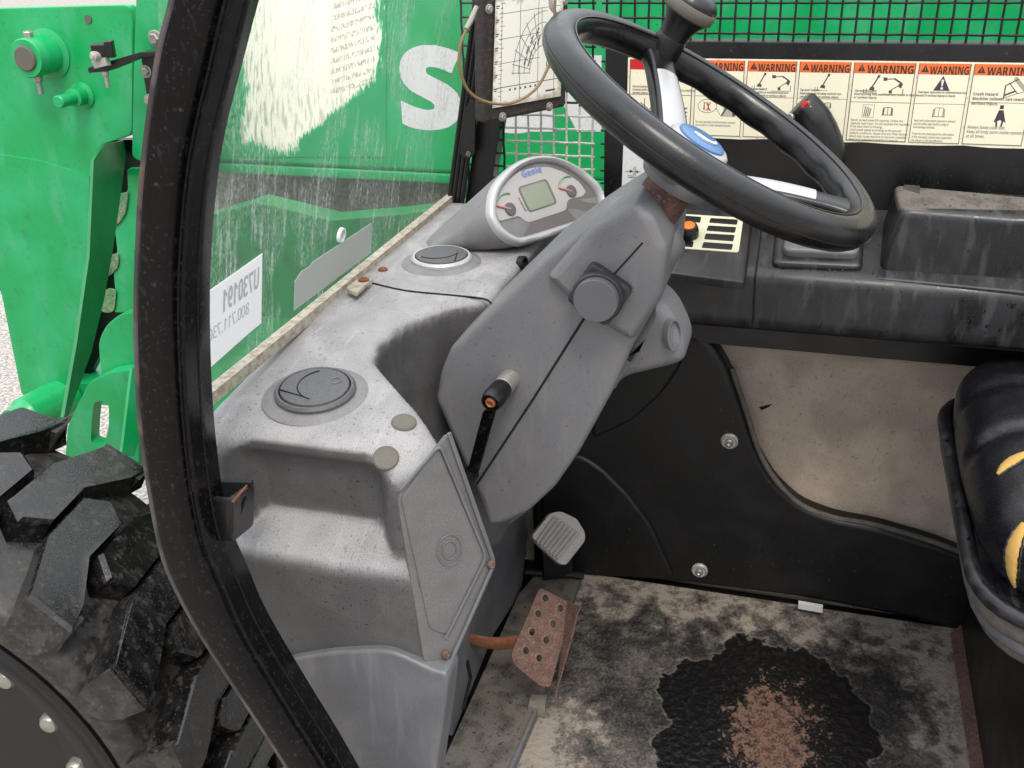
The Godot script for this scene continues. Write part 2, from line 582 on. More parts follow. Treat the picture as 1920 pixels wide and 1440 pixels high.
	weathered("dusty", Color(0.47, 0.445, 0.41), 0.9, [
		[8, 0.4, 0.8, Color(0.30, 0.285, 0.265), 0.6, 0.8],
		[70, 0.5, 0.75, Color(0.54, 0.51, 0.47), 0.4, 0.95, Vector2.ONE, 3, 0.2]], 0.25, {"bump": 1.2})
	weathered("green", Color(0.05, 0.60, 0.325), 0.30, [
		[3, 0.3, 0.8, Color(0.16, 0.66, 0.42), 0.7, 0.42],
		[7, 0.58, 0.9, Color(0.36, 0.64, 0.47), 0.5, 0.6, Vector2(1, 3), 5],
		[14, 0.66, 0.85, Color(0.22, 0.42, 0.27), 0.22, 0.65],
		[60, 0.84, 0.88, Color(0.04, 0.33, 0.17), 0.6, 0.5, Vector2.ONE, 3],
		[30, 0.905, 0.925, Color(0.40, 0.27, 0.17), 0.9, 0.85, Vector2.ONE, 4]], 0.5, {"size": 512, "bump": 0.5})
	weathered("green_worn", Color(0.30, 0.52, 0.36), 0.6, [
		[12, 0.45, 0.7, Color(0.60, 0.56, 0.44), 0.8, 0.8],
		[30, 0.62, 0.72, Color(0.42, 0.25, 0.15), 0.8, 0.85]], 0.2)
	weathered("rubber", Color(0.052, 0.050, 0.054), 0.13, [
		[6, 0.42, 0.75, Color(0.16, 0.153, 0.15), 0.6, 0.32],
		[12, 0.62, 0.82, Color(0.36, 0.335, 0.29), 0.7, 0.75, Vector2.ONE, 5, 0.15],
		[45, 0.80, 0.86, Color(0.66, 0.64, 0.56), 0.65, 0.8, Vector2.ONE, 3, 0.2],
		[90, 0.55, 0.75, Color(0.16, 0.155, 0.155), 0.4, 0.3, Vector2.ONE, 3, 0.2]], 0.26, {"size": 448, "bump": 3.0})
	weathered("rubber_mud", Color(0.12, 0.112, 0.108), 0.28, [
		[6, 0.4, 0.7, Color(0.27, 0.25, 0.228), 0.75, 0.8],
		[30, 0.62, 0.8, Color(0.47, 0.44, 0.37), 0.45, 0.9, Vector2.ONE, 4, 0.2],
		[9, 0.64, 0.74, Color(0.085, 0.08, 0.08), 0.85, 0.15]], 0.24, {"bump": 3.0})
	weathered("rust", Color(0.33, 0.24, 0.205), 0.85, [
		[8, 0.4, 0.7, Color(0.46, 0.345, 0.30), 0.8, 0.9],
		[50, 0.5, 0.75, Color(0.20, 0.14, 0.12), 0.75, 0.7, Vector2.ONE, 4, -0.3],
		[30, 0.70, 0.78, Color(0.60, 0.56, 0.53), 0.6, 0.7, Vector2.ONE, 3]], 0.12, {"bump": 3.0})
	weathered("orange_rust", Color(0.42, 0.24, 0.14), 0.85, [
		[10, 0.4, 0.7, Color(0.50, 0.33, 0.23), 0.7, 0.9],
		[60, 0.5, 0.75, Color(0.30, 0.17, 0.11), 0.5, 0.85, Vector2.ONE, 4, -0.2]], 0.14, {"bump": 2.0})
	weathered("rim_grip", Color(0.040, 0.040, 0.045), 0.27, [
		[7, 0.45, 0.75, Color(0.085, 0.083, 0.088), 0.7, 0.4],
		[60, 0.66, 0.80, Color(0.24, 0.225, 0.215), 0.45, 0.7, Vector2.ONE, 4, -0.2]], 0.2, {"size": 448, "bump": 2.0})
	weathered("seat_vinyl", Color(0.060, 0.060, 0.075), 0.20, [
		[4, 0.4, 0.8, Color(0.11, 0.11, 0.135), 0.6, 0.30],
		[70, 0.70, 0.78, Color(0.30, 0.295, 0.31), 0.5, 0.6, Vector2.ONE, 4, -0.25],
		[140, 0.4, 0.7, Color(0.06, 0.06, 0.075), 0.5, 0.4, Vector2.ONE, 2, 0.3]], 0.16, {"bump": 2.5})
	weathered("gravel", Color(0.54, 0.52, 0.49), 0.9, [
		[40, 0.35, 0.65, Color(0.76, 0.73, 0.70), 0.8, 0.9, Vector2.ONE, 4, 0.4],
		[60, 0.6, 0.7, Color(0.42, 0.40, 0.38), 0.6, 0.9, Vector2.ONE, 3, -0.4]], 0.8, {"bump": 4.0})
	weathered("label_paper", Color(0.90, 0.875, 0.78), 0.45, [
		[4, 0.5, 0.9, Color(0.84, 0.81, 0.70), 0.5, 0.5],
		[70, 0.76, 0.80, Color(0.55, 0.50, 0.42), 0.4, 0.6, Vector2.ONE, 2]], 0.4)
	weathered("white_worn", Color(0.82, 0.82, 0.82), 0.5, [
		[30, 0.66, 0.8, Color(0.66, 0.69, 0.67), 0.4, 0.6]], 0.3)
	weathered("pale_wire", Color(0.70, 0.69, 0.65), 0.7, [[30, 0.6, 0.8, Color(0.45, 0.43, 0.40), 0.7, 0.8]], 0.2)
	weathered("gasket", Color(0.62, 0.59, 0.53), 0.8, [
		[14, 0.4, 0.7, Color(0.47, 0.43, 0.37), 0.7, 0.85, Vector2(1, 1)],
		[50, 0.6, 0.72, Color(0.72, 0.70, 0.65), 0.5, 0.85]], 0.2)
	weathered("silver", Color(0.68, 0.68, 0.68), 0.38, [[50, 0.55, 0.75, Color(0.62, 0.60, 0.58), 0.4, 0.55, Vector2.ONE, 3]], 0.15, {"metal": 0.25})
	weathered("alloy", Color(0.70, 0.68, 0.655), 0.5, [[40, 0.5, 0.72, Color(0.50, 0.47, 0.44), 0.6, 0.7]], 0.1, {"metal": 0.2})
	weathered("zinc", Color(0.66, 0.65, 0.62), 0.4, [[30, 0.5, 0.75, Color(0.45, 0.41, 0.36), 0.6, 0.65]], 0.05, {"metal": 0.7})
	weathered("foam", Color(0.70, 0.58, 0.33), 0.95, [[30, 0.4, 0.7, Color(0.66, 0.47, 0.16), 0.7, 0.95, Vector2.ONE, 4, 0.3]], 0.06, {"bump": 3.0})
	weathered("plug", Color(0.35, 0.335, 0.305), 0.85, [[30, 0.4, 0.7, Color(0.42, 0.40, 0.36), 0.7, 0.9]], 0.05)
	weathered("chart_frame", Color(0.10, 0.085, 0.08), 0.6, [
		[14, 0.5, 0.75, Color(0.32, 0.26, 0.23), 0.7, 0.85],
		[60, 0.6, 0.72, Color(0.42, 0.38, 0.34), 0.5, 0.9]], 0.12, {"bump": 1.5})
	weathered("green_dirty", Color(0.035, 0.43, 0.205), 0.45, [
		[4, 0.35, 0.75, Color(0.07, 0.36, 0.20), 0.7, 0.55],
		[10, 0.6, 0.85, Color(0.26, 0.44, 0.31), 0.5, 0.7]], 0.5)  # dirty green, darkened in colour for the shade under boom and cab
	weathered("edge_worn", Color(0.26, 0.245, 0.25), 0.45, [
		[6, 0.45, 0.6, Color(0.09, 0.085, 0.09), 0.85, 0.4],
		[9, 0.66, 0.78, Color(0.38, 0.28, 0.23), 0.8, 0.8]], 0.4)
	weathered("rust_pale", Color(0.50, 0.44, 0.40), 0.8, [[30, 0.45, 0.65, Color(0.34, 0.23, 0.19), 0.8, 0.85]], 0.06)
	weathered("vent_plastic", Color(0.27, 0.27, 0.28), 0.5, [[140, 0.35, 0.7, Color(0.42, 0.415, 0.42), 0.5, 0.7, Vector2.ONE, 2, 0.3], [40, 0.7, 0.8, Color(0.14, 0.14, 0.145), 0.6, 0.3]], 0.15, {"bump": 2.0})
	plain("water", Color(0.05, 0.05, 0.055), 0.04)
	plain("rubber_black", Color(0.035, 0.034, 0.036), 0.4)
	plain("dark", Color(0.03, 0.03, 0.032), 0.7)
	plain("gap", Color(0.012, 0.012, 0.012), 0.9)
	plain("ink", Color(0.10, 0.09, 0.10), 0.6)
	plain("faded_ink", Color(0.34, 0.31, 0.29), 0.6)
	plain("grey_ink", Color(0.72, 0.72, 0.72), 0.6)
	plain("warning_ink", Color(0.20, 0.14, 0.14), 0.6)
	plain("orange_print", Color(0.90, 0.42, 0.18), 0.5)
	plain("red_print", Color(0.78, 0.10, 0.10), 0.5)
	plain("blue_emblem", Color(0.27, 0.42, 0.60), 0.25)
	plain("orange_cap", Color(0.95, 0.46, 0.10), 0.35)
	plain("red_button", Color(0.75, 0.08, 0.06), 0.4)
	plain("yellow_button", Color(0.90, 0.75, 0.15), 0.4)
	plain("cream_plate", Color(0.78, 0.77, 0.66), 0.5)
	plain("copper", Color(0.62, 0.36, 0.24), 0.55, 0.4)
	plain("cable", Color(0.48, 0.40, 0.26), 0.45)
	plain("pod_dark", Color(0.37, 0.35, 0.34), 0.35)
	plain("pod_face", Color(0.62, 0.61, 0.60), 0.35)
	plain("lcd", Color(0.50, 0.53, 0.46), 0.2)
	plain("lcd_frame", Color(0.38, 0.38, 0.36), 0.3)
	plain("needle_hub", Color(0.33, 0.31, 0.31), 0.5)
	plain("gauge_green", Color(0.42, 0.56, 0.46), 0.5)
	plain("gauge_red", Color(0.70, 0.47, 0.45), 0.5)
	plain("gauge_blue", Color(0.38, 0.46, 0.70), 0.5)
	plain("knob_black", Color(0.17, 0.17, 0.18), 0.42)
	plain("knob_top", Color(0.33, 0.33, 0.345), 0.38)
	plain("paper", Color(0.96, 0.96, 0.96), 0.5).backlight_enabled = true
	M.paper.backlight = Color(0.85, 0.85, 0.85)
	plain("frosted", Color(0.66, 0.68, 0.66), 0.6).backlight_enabled = true
	M.frosted.backlight = Color(0.3, 0.3, 0.3)
	plain("concrete_dark", Color(0.30, 0.29, 0.28), 0.8)

func ground():
	var mb := MB.new()
	box(mb, Vector3(0, -0.67, 0), Vector3(160, 0.1, 160))
	struct("ground", mb, M.gravel)

func cab_shell():
	# floor plate: dusty rubber worn through to rust where the boots rest
	var n := 768
	var big := noise(3, 0.006, 5); var fine := noise(4, 0.05, 4); var mid := noise(5, 0.018, 4); var e2 := noise(6, 0.14, 3)
	var im := Image.create(n, n, false, Image.FORMAT_RGB8)
	var dust_shade := Color(0.54, 0.505, 0.465); var mud := Color(0.34, 0.315, 0.29); var wet := Color(0.115, 0.106, 0.10); var tar := Color(0.028, 0.025, 0.026); var ru := Color(0.43, 0.325, 0.265)
	var rl := Image.create(n, n, false, Image.FORMAT_L8)
	var fx0 := -0.31; var fsx := 0.60; var fsz := 0.62
	for j in n:
		for i in n:
			var x := fx0 + fsx * (i + 0.5) / n; var z := fsz * (j + 0.5) / n
			var a := big.get_noise_2d(i, j); var b := fine.get_noise_2d(i, j); var c := mid.get_noise_2d(i, j)
			var d := 0.20 + 0.70 * smoothstep(0.0, 0.16, z + c * 0.10) - 0.35 * smoothstep(0.33, 0.44, z + c * 0.05) * smoothstep(0.02, -0.16, x)
			d -= 0.5 * smoothstep(-0.17, -0.27, x + c * 0.06) * smoothstep(0.25, 0.34, z)
			d -= 0.75 * smoothstep(0.20, 0.27, x + c * 0.09 + b * 0.02) * smoothstep(0.06, 0.12, z)
			d = clampf(d * 0.80 + b * 0.30 + c * 0.22 + e2.get_noise_2d(i, j) * 0.25 + a * 0.4, 0.0, 1.0)
			var col := dust_shade.lerp(mud, smoothstep(0.05, 0.45, d)).lerp(wet, smoothstep(0.35, 0.95, d))
			col = col.lerp(dust_shade * 1.05, 0.30 * smoothstep(0.2, 0.5, b + e2.get_noise_2d(j, i) * 0.5))
			var ro := 0.85 - 0.3 * d
			var q := Vector2((x - 0.02) / 0.155, (z - 0.29) / 0.188).length() + a * 0.30 + c * 0.09 + b * 0.05
			var t := smoothstep(1.0, 0.965, q)
			col = col.lerp(dust_shade * 0.9, 0.5 * smoothstep(1.03, 1.0, q) * (1.0 - t))
			col = col.lerp(tar.lerp(Color(0.14, 0.125, 0.115), clampf(smoothstep(0.15, 0.45, b) * 0.7 + smoothstep(0.3, 0.6, e2.get_noise_2d(i + 90.0, j)) * 0.8, 0, 1)), t); ro = lerpf(ro, 0.4, t)
			var r := e2.get_noise_2d(j, i) * 0.5 + Vector2((x - 0.025) / 0.060, (z - 0.30) / 0.108).length() + c * 0.45 + b * 0.55
			var k := smoothstep(1.0, 0.72, r)
			col = col.lerp(ru.lerp(Color(0.25, 0.165, 0.13), clampf(b * 1.5 + e2.get_noise_2d(i * 1.3, j) * 1.6 + 0.3, 0, 1)), k * 0.95); ro = lerpf(ro, 0.9, k)
			im.set_pixel(i, j, col); rl.set_pixel(i, j, Color(ro, ro, ro))
	var fm := StandardMaterial3D.new()
	fm.albedo_texture = ImageTexture.create_from_image(im)
	fm.roughness_texture = ImageTexture.create_from_image(rl)
	fm.normal_enabled = true
	var nm := Image.create(n, n, false, Image.FORMAT_L8)
	nm.copy_from(fine.get_image(n, n)); nm.bump_map_to_normal_map(2.0)
	fm.normal_texture = ImageTexture.create_from_image(nm)
	var fl := MB.new()
	fl.quad_uv(Vector3(fx0, 0, fsz), Vector3(fx0 + fsx, 0, fsz), Vector3(fx0 + fsx, 0, 0), Vector3(fx0, 0, 0))
	var f := struct("cab_floor", fl, fm, 40, false)
	var under := MB.new()
	box(under, Vector3(-0.06, -0.03, 0.35), Vector3(0.74, 0.05, 0.74))
	put("floor_plate", under, M.black_paint, f)
	# raised strip beside the pedals with its lip
	plate("floor_strip", [Vector3(-0.3985, 0.012, 0.0997), Vector3(-0.3849, 0.012, 0.0376), Vector3(-0.3073, 0.012, 0.0259), Vector3(-0.299, 0.012, 0.3403), Vector3(-0.3105, 0.012, 0.4875), Vector3(-0.3987, 0.012, 0.5107)], Vector3.UP, 0.012, 0.003, M.lid, f)
	plate("strip_lip", [Vector3(-0.3024, 0.016, 0.3476), Vector3(-0.2978, 0.016, 0.3475), Vector3(-0.3039, 0.016, 0.4896), Vector3(-0.3093, 0.016, 0.491)], Vector3.UP, 0.016, 0.001, M.dash_side, f)
	plate("cleat", [Vector3(-0.3141, 0.022, 0.3276), Vector3(-0.2912, 0.022, 0.3239), Vector3(-0.2873, 0.022, 0.348), Vector3(-0.3116, 0.022, 0.3511)], Vector3.UP, 0.02, 0.002, M.dusty, f)
	plate("white_chip", [Vector3(0.0488, 0.0212, 0.022), Vector3(0.0868, 0.0201, 0.022), Vector3(0.0873, 0.0074, 0.022), Vector3(0.0491, 0.0084, 0.022)], Vector3(0, 0.3, 1), 0.006, 0.001, M.white_worn, f)
	# bulkhead in front of the feet
	var bh := MB.new()
	box(bh, Vector3(-0.435, 0.28, 0.2), Vector3(0.03, 0.56, 0.46))
	struct("bulkhead", bh, M.kick)
	# right wall: steel panel under the window, the post in front of the small window, tan lining below
	var w := MB.new()
	slab(w, [Vector3(-0.282, 0.45, 0.0), Vector3(0.75, 0.45, 0.0), Vector3(0.75, 0.879, 0.0), Vector3(-0.282, 0.879, 0.0)], Vector3.BACK, 0.03, 0.002)
	struct("right_wall", w, M.black_paint)
	var low := MB.new()
	slab(low, [Vector3(-0.45, -0.02, -0.035), Vector3(0.5, -0.02, -0.035), Vector3(0.5, 0.56, -0.035), Vector3(-0.45, 0.56, -0.035)], Vector3.BACK, 0.02)
	struct("side_lining", low, M.tan)
	var kp := thing("kick_panel", "black moulded kick panel with a rolled upper edge beside the floor", "panel", Vector3(0, 0, 0))
	var ol := [Vector3(-0.3224, 0.4349, 0), Vector3(-0.192, 0.4769, 0), Vector3(-0.1508, 0.4754, 0), Vector3(-0.1159, 0.4529, 0), Vector3(-0.0874, 0.4095, 0), Vector3(-0.0644, 0.3494, 0), Vector3(-0.0366, 0.274, 0), Vector3(-0.007, 0.2256, 0), Vector3(0.035, 0.1879, 0), Vector3(0.0885, 0.1717, 0), Vector3(0.1477, 0.1684, 0), Vector3(0.2346, 0.1514, 0), Vector3(0.298, 0.1309, 0), Vector3(0.3215, -0.0161, 0), Vector3(0.216, 0.005, 0), Vector3(0.0513, 0.0135, 0), Vector3(-0.1211, 0.0095, 0), Vector3(-0.2569, -0.0033, 0), Vector3(-0.3996, -0.0294, 0), Vector3(-0.3994, 0.4276, 0)]
	plate("panel_body", fil(ol, 0.02, 3), Vector3.BACK, 0.03, 0.010, M.kick, kp, [], 4)
	var dl := MB.new()
	tube(dl, curve([Vector3(-0.0849, 0.4114, -0.006), Vector3(-0.0607, 0.3468, -0.006), Vector3(-0.0327, 0.2712, -0.006), Vector3(-0.0032, 0.2244, -0.006), Vector3(0.0372, 0.1874, -0.006), Vector3(0.0892, 0.1719, -0.006), Vector3(0.1479, 0.1684, -0.006), Vector3(0.235, 0.1513, -0.006), Vector3(0.2986, 0.1307, -0.006)], 5), 0.0042, 8)
	put("dusty_lip", dl, M.lid, kp)
	var hump := [Vector3(-0.3166, 0.2379, 0.006), Vector3(-0.2768, 0.2154, 0.006), Vector3(-0.2321, 0.1712, 0.006), Vector3(-0.191, 0.1154, 0.006), Vector3(-0.1667, 0.0557, 0.006), Vector3(-0.1493, 0.0197, 0.006), Vector3(-0.3784, -0.0131, 0.006), Vector3(-0.384, 0.2208, 0.006)]
	plate("raised_hump", fil(hump, 0.02, 3), Vector3.BACK, 0.01, 0.006, M.kick, kp, [], 3)
	var sc := [Vector3(-0.2948, 0.2675, 0.006), Vector3(-0.231, 0.3092, 0.006), Vector3(-0.1868, 0.3611, 0.006), Vector3(-0.1604, 0.4091, 0.006), Vector3(-0.149, 0.454, 0.006), Vector3(-0.2222, 0.447, 0.006), Vector3(-0.304, 0.3849, 0.006)]
	plate("raised_scoop", fil(sc, 0.015, 3), Vector3.BACK, 0.01, 0.006, M.kick, kp, [], 3)
	for at in [Vector3(-0.0797, 0.291, 0), Vector3(-0.1122, 0.0417, 0)]:
		var mb := MB.new()
		lathe(mb, at, Vector3.BACK, [[0.013, -0.001], [0.0135, 0.003], [0.011, 0.006], [0.009, 0.004]], 20)
		put("washer", mb, M.alloy, kp)
		var m2 := MB.new()
		lathe(m2, at, Vector3.BACK, [[0.0065, 0.002], [0.0065, 0.009], [0.004, 0.0105], [0.0022, 0.0085]], 12)
		put("bolt", m2, M.zinc, kp)
	var tear := MB.new()
	slab(tear, [Vector3(-0.0412, 0.3357, -0.0343), Vector3(-0.0312, 0.3406, -0.0343), Vector3(-0.0219, 0.3435, -0.0343), Vector3(-0.0277, 0.3373, -0.0343), Vector3(-0.0369, 0.3316, -0.0343)], Vector3.BACK, 0.0006)
	put("tear", tear, M.gap, get_node("side_lining"))
	# seat pedestal: the black box the seat stands on
	var sb := thing("seat_pedestal", "black steel box under the seat with a rusty bottom edge", "pedestal", Vector3(0.45, 0, 0.3))
	var b1 := MB.new()
	box(b1, Vector3(0.495, 0.13, 0.30), Vector3(0.40, 0.27, 0.60), Basis(), 0.004)
	put("pedestal_box", b1, M.black_paint, sb)
	plate("rusty_edge", [Vector3(0.279, 0.004, 0.02), Vector3(0.296, 0.012, 0.0), Vector3(0.296, 0.012, 0.62), Vector3(0.279, 0.004, 0.62)], Vector3(-0.4, 1, 0), 0.006, 0.001, M.rust, sb)

func window_guard():
	var g := thing("window_guard", "woven steel wire guard across the right side window, black wires with bare pale ones", "wire mesh", Vector3(0, 0.6, -0.02))
	var x := -0.49
	var p := 0.0188
	var i := 0
	while x < 0.66:
		var lowr := 0.60 if x < -0.275 else 0.872
		var pale := x > -0.43 and x < -0.285
		var path := []
		var y := lowr
		var k := 0
		while y < 1.03:
			path.append(Vector3(x, y, -0.016 + 0.0014 * (1.0 if (k + i) % 2 == 0 else -1.0))); y += p; k += 1
		var cutat := path.size()
		if pale: cutat = mini(path.size(), 12 - int(absf(x + 0.36) * 30.0))
		var mb := MB.new()
		tube(mb, path.slice(0, cutat), 0.0016 if pale else 0.0017, 6)
		put("guard_wire", mb, M.pale_wire if pale else M.black_paint, g)
		if cutat < path.size():
			var m2 := MB.new()
			tube(m2, path.slice(cutat - 1), 0.0017, 6)
			put("guard_wire", m2, M.black_paint, g)
		x += p; i += 1
	var yy := 0.605
	var r := 0
	while yy < 1.03:
		var pale2 := yy < 0.79
		for seg in ([[-0.49, -0.43, false], [-0.43, -0.29, pale2], [-0.29, -0.27 if yy < 0.87 else 0.66, false]]):
			var path := []
			var xx: float = seg[0]
			while xx < seg[1] + 0.001:
				path.append(Vector3(xx, yy, -0.016 - 0.0014 * (1.0 if (r + int(round((xx + 0.49) / p * 2.0))) % 4 < 2 else -1.0))); xx += p / 2
			if path.size() < 2: continue
			var mb := MB.new()
			tube(mb, path, 0.0016 if seg[2] else 0.0017, 5)
			put("guard_wire", mb, M.pale_wire if seg[2] else M.black_paint, g)
		yy += p; r += 1

func outside():
	# the boom lies along the right side of the cab
	var b := thing("boom", "long green steel boom with white block letters passing behind the windows", "boom", Vector3(-0.4, 0.566, -0.62))
	var mb := MB.new()
	slab(mb, [Vector3(-1.27, 0.566, -0.45), Vector3(1.2, 0.56, -0.45), Vector3(1.2, 1.02, -0.45), Vector3(-1.27, 1.02, -0.45)], Vector3.BACK, 0.34, 0.012, 3)
	put("beam", mb, M.green, b)
	var lip := MB.new()
	box(lip, Vector3(-0.03, 0.556, -0.60), Vector3(2.4, 0.02, 0.30), Basis(), 0.004)
	put("lower_flange", lip, M.green, b)
	words(b, "lettering", "S", 0.143, M.white_worn, Vector3(-0.7786, 0.7895, -0.4495), Vector3.RIGHT, Vector3.UP, 1.22, 800)
	words(b, "lettering", "U", 0.143, M.white_worn, Vector3(-0.6424, 0.7893, -0.4495), Vector3.RIGHT, Vector3.UP, 1.15, 800)
	plate("lettering", [Vector3(-0.5131, 0.7919, -0.4493), Vector3(-0.4651, 0.7925, -0.4493), Vector3(-0.4216, 0.7104, -0.4493), Vector3(-0.4217, 0.793, -0.4493), Vector3(-0.3788, 0.7936, -0.4493), Vector3(-0.3774, 0.6586, -0.4493), Vector3(-0.4236, 0.6571, -0.4493), Vector3(-0.4696, 0.7418, -0.4493), Vector3(-0.4705, 0.6555, -0.4493), Vector3(-0.516, 0.654, -0.4493)], Vector3.BACK, 0.0006, 0.0, M.white_worn, b)
	# windscreen glare painted on the boom as a pale sheet, edges broken into runs
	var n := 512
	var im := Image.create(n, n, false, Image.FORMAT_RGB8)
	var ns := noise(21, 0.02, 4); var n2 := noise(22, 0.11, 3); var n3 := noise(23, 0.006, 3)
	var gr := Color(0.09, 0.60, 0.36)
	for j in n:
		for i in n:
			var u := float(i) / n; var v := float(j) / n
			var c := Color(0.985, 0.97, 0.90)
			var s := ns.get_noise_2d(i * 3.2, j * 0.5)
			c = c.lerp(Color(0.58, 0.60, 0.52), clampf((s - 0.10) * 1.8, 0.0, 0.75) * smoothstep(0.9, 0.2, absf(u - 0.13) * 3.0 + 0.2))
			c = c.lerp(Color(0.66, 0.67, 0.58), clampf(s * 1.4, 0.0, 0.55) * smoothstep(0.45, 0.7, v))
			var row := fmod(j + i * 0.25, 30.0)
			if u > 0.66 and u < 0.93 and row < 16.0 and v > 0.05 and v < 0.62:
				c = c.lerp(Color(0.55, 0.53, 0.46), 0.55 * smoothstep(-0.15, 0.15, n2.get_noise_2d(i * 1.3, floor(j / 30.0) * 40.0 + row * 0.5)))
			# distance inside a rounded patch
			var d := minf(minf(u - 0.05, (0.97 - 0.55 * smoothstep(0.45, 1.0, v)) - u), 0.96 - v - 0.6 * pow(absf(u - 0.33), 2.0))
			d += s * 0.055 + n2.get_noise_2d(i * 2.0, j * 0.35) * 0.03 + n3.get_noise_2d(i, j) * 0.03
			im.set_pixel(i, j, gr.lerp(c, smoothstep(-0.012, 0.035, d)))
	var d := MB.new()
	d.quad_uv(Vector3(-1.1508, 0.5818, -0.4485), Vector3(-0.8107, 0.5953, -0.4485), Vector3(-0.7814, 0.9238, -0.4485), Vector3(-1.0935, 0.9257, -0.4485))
	put("painted_glare", d, printed(im, 0.35), b, 40.0, false)

	# boom head and its bolted parts at the far left
	var h := thing("boom_carriage", "green welded boom head of thick plates with a large pin boss", "boom head", Vector3(-1.5, -0.05, -0.4))
	var Z := -0.30
	plate("side_plate", fil([Vector3(-1.6327, 0.8849, -0.3), Vector3(-1.2299, 0.8937, -0.3), Vector3(-1.2305, 0.8603, -0.3), Vector3(-1.279, 0.6537, -0.3), Vector3(-1.3535, 0.6333, -0.3), Vector3(-1.3811, 0.6014, -0.3), Vector3(-1.4423, 0.3959, -0.3), Vector3(-1.525, 0.192, -0.3), Vector3(-1.6167, -0.0229, -0.3), Vector3(-1.7155, 0.0383, -0.3), Vector3(-1.6972, 0.2791, -0.3), Vector3(-1.69, 0.5889, -0.3)], 0.012, 3), Vector3.BACK, 0.02, 0.002, M.green, h)
	plate("shade_plate", [Vector3(-1.4459, 0.6241, -0.37), Vector3(-1.3146, 0.6287, -0.37), Vector3(-1.3917, 0.2773, -0.37), Vector3(-1.434, 0.2228, -0.37), Vector3(-1.5039, 0.1641, -0.37), Vector3(-1.6833, -0.0795, -0.37), Vector3(-1.7152, -0.0835, -0.37)], Vector3.BACK, 0.02, 0.0, M.black_paint, h)  # black plate put in for the shade inside the boom head
	plate("cutout_flange", [Vector3(-1.2192, 0.6551, -0.1035), Vector3(-1.2691, 0.6592, -0.2032), Vector3(-1.3618, 0.623, -0.3885), Vector3(-1.3437, 0.5904, -0.3525), Vector3(-1.2197, 0.487, -0.1045), Vector3(-1.1579, 0.4446, 0.0192), Vector3(-1.0881, 0.4112, 0.1587), Vector3(-0.999, 0.395, 0.3371), Vector3(-0.9905, 0.4048, 0.354), Vector3(-1.0587, 0.458, 0.2175), Vector3(-1.1414, 0.5346, 0.0521)], Vector3(1, 0, 0.4), 0.005, 0.001, M.green_dirty, h)  # darkened green carries the shade of its inner side
	plate("bent_panel", [Vector3(-1.7195, 0.6152, -0.297), Vector3(-1.506, 0.5971, -0.297), Vector3(-1.3944, 0.5692, -0.297), Vector3(-1.4411, 0.397, -0.297), Vector3(-1.5223, 0.1936, -0.297), Vector3(-1.6115, -0.0123, -0.297), Vector3(-1.7055, 0.0437, -0.297), Vector3(-1.6912, 0.2807, -0.297), Vector3(-1.7322, 0.4494, -0.297)], Vector3.BACK, 0.006, 0.002, M.green, h)
	var sp := MB.new()
	box(sp, Vector3(-1.50, 0.05, -0.42), Vector3(0.30, 0.05, 0.20))
	put("cross_plate", sp, M.green, h)
	# the large pin boss
	var bp: Vector3 = Vector3(-1.4297, 0.8057, -0.3)
	var m1 := MB.new()
	lathe(m1, bp, Vector3.BACK, [[0.047, -0.01], [0.047, 0.003], [0.036, 0.007], [0.036, 0.062], [0.034, 0.065], [0.024, 0.065]], 32)
	var boss := put("pin_boss", m1, M.green, h)
	var m2 := MB.new()
	lathe(m2, bp, Vector3.BACK, [[0.023, 0.05], [0.023, 0.068], [0.021, 0.070]], 28)
	put("pin", m2, M.plug, h)
	for sgn in [1.0, -1.0]:
		var m3 := MB.new()
		lathe(m3, bp + Vector3(0, sgn * 0.034, 0.045), Vector3(0, sgn, 0), [[0.009, 0.0], [0.009, 0.010], [0.007, 0.012], [0.007, 0.013]], 6)
		if sgn < 0: lathe(m3, bp + Vector3(0, sgn * 0.034, 0.045), Vector3(0, sgn, 0), [[0.005, 0.01], [0.005, 0.034], [0.004, 0.035]], 10)
		put("boss_bolt", m3, M.zinc, h)
	# the smaller greased pin
	var pp: Vector3 = Vector3(-1.3717, 0.7288, -0.3)
	var m4 := MB.new()
	lathe(m4, pp, Vector3.BACK, [[0.026, -0.005], [0.026, 0.004], [0.018, 0.008], [0.018, 0.03], [0.012, 0.032], [0.012, 0.072], [0.010, 0.074]], 24)
	put("small_pin", m4, M.green, h)
	var m5 := MB.new()
	lathe(m5, Vector3(-1.3248, 0.8685, -0.2985), Vector3.BACK, [[0.0075, -0.004], [0.0075, 0.0008]], 20)
	put("plugged_hole", m5, M.plug, h)
	# lower pin roller, seen end-on behind the tyre
	var m6 := MB.new()
	lathe(m6, Vector3(-1.6161, 0.042, -0.22), Vector3(-0.15, 0, 1), [[0.045, -0.10], [0.045, 0.02], [0.036, 0.03], [0.034, 0.055], [0.012, 0.056]], 28)
	put("lower_pin", m6, M.green, h)
	# plates nearer the boom
	var k := thing("boom_nose_plate", "green plate with a rounded lower corner bolted in front of the boom", "steel plate", Vector3(-1.2, 0.55, -0.3))
	plate("nose_plate", fil([Vector3(-1.1911, 0.9397, -0.28), Vector3(-1.0782, 0.939, -0.28), Vector3(-1.1396, 0.616, -0.28), Vector3(-1.2457, 0.6055, -0.28), Vector3(-1.2738, 0.6148, -0.28), Vector3(-1.235, 0.7726, -0.28)], 0.012, 3), Vector3.BACK, 0.03, 0.002, M.green, k)
	bolt(k, "bolt", Vector3(-1.1729, 0.8379, -0.28), Vector3.BACK, 0.0105, M.zinc)
	var c := thing("cover_plate", "green notched cover plate held by two dirty bolted clips", "steel plate", Vector3(-1.25, 0.1, -0.33))
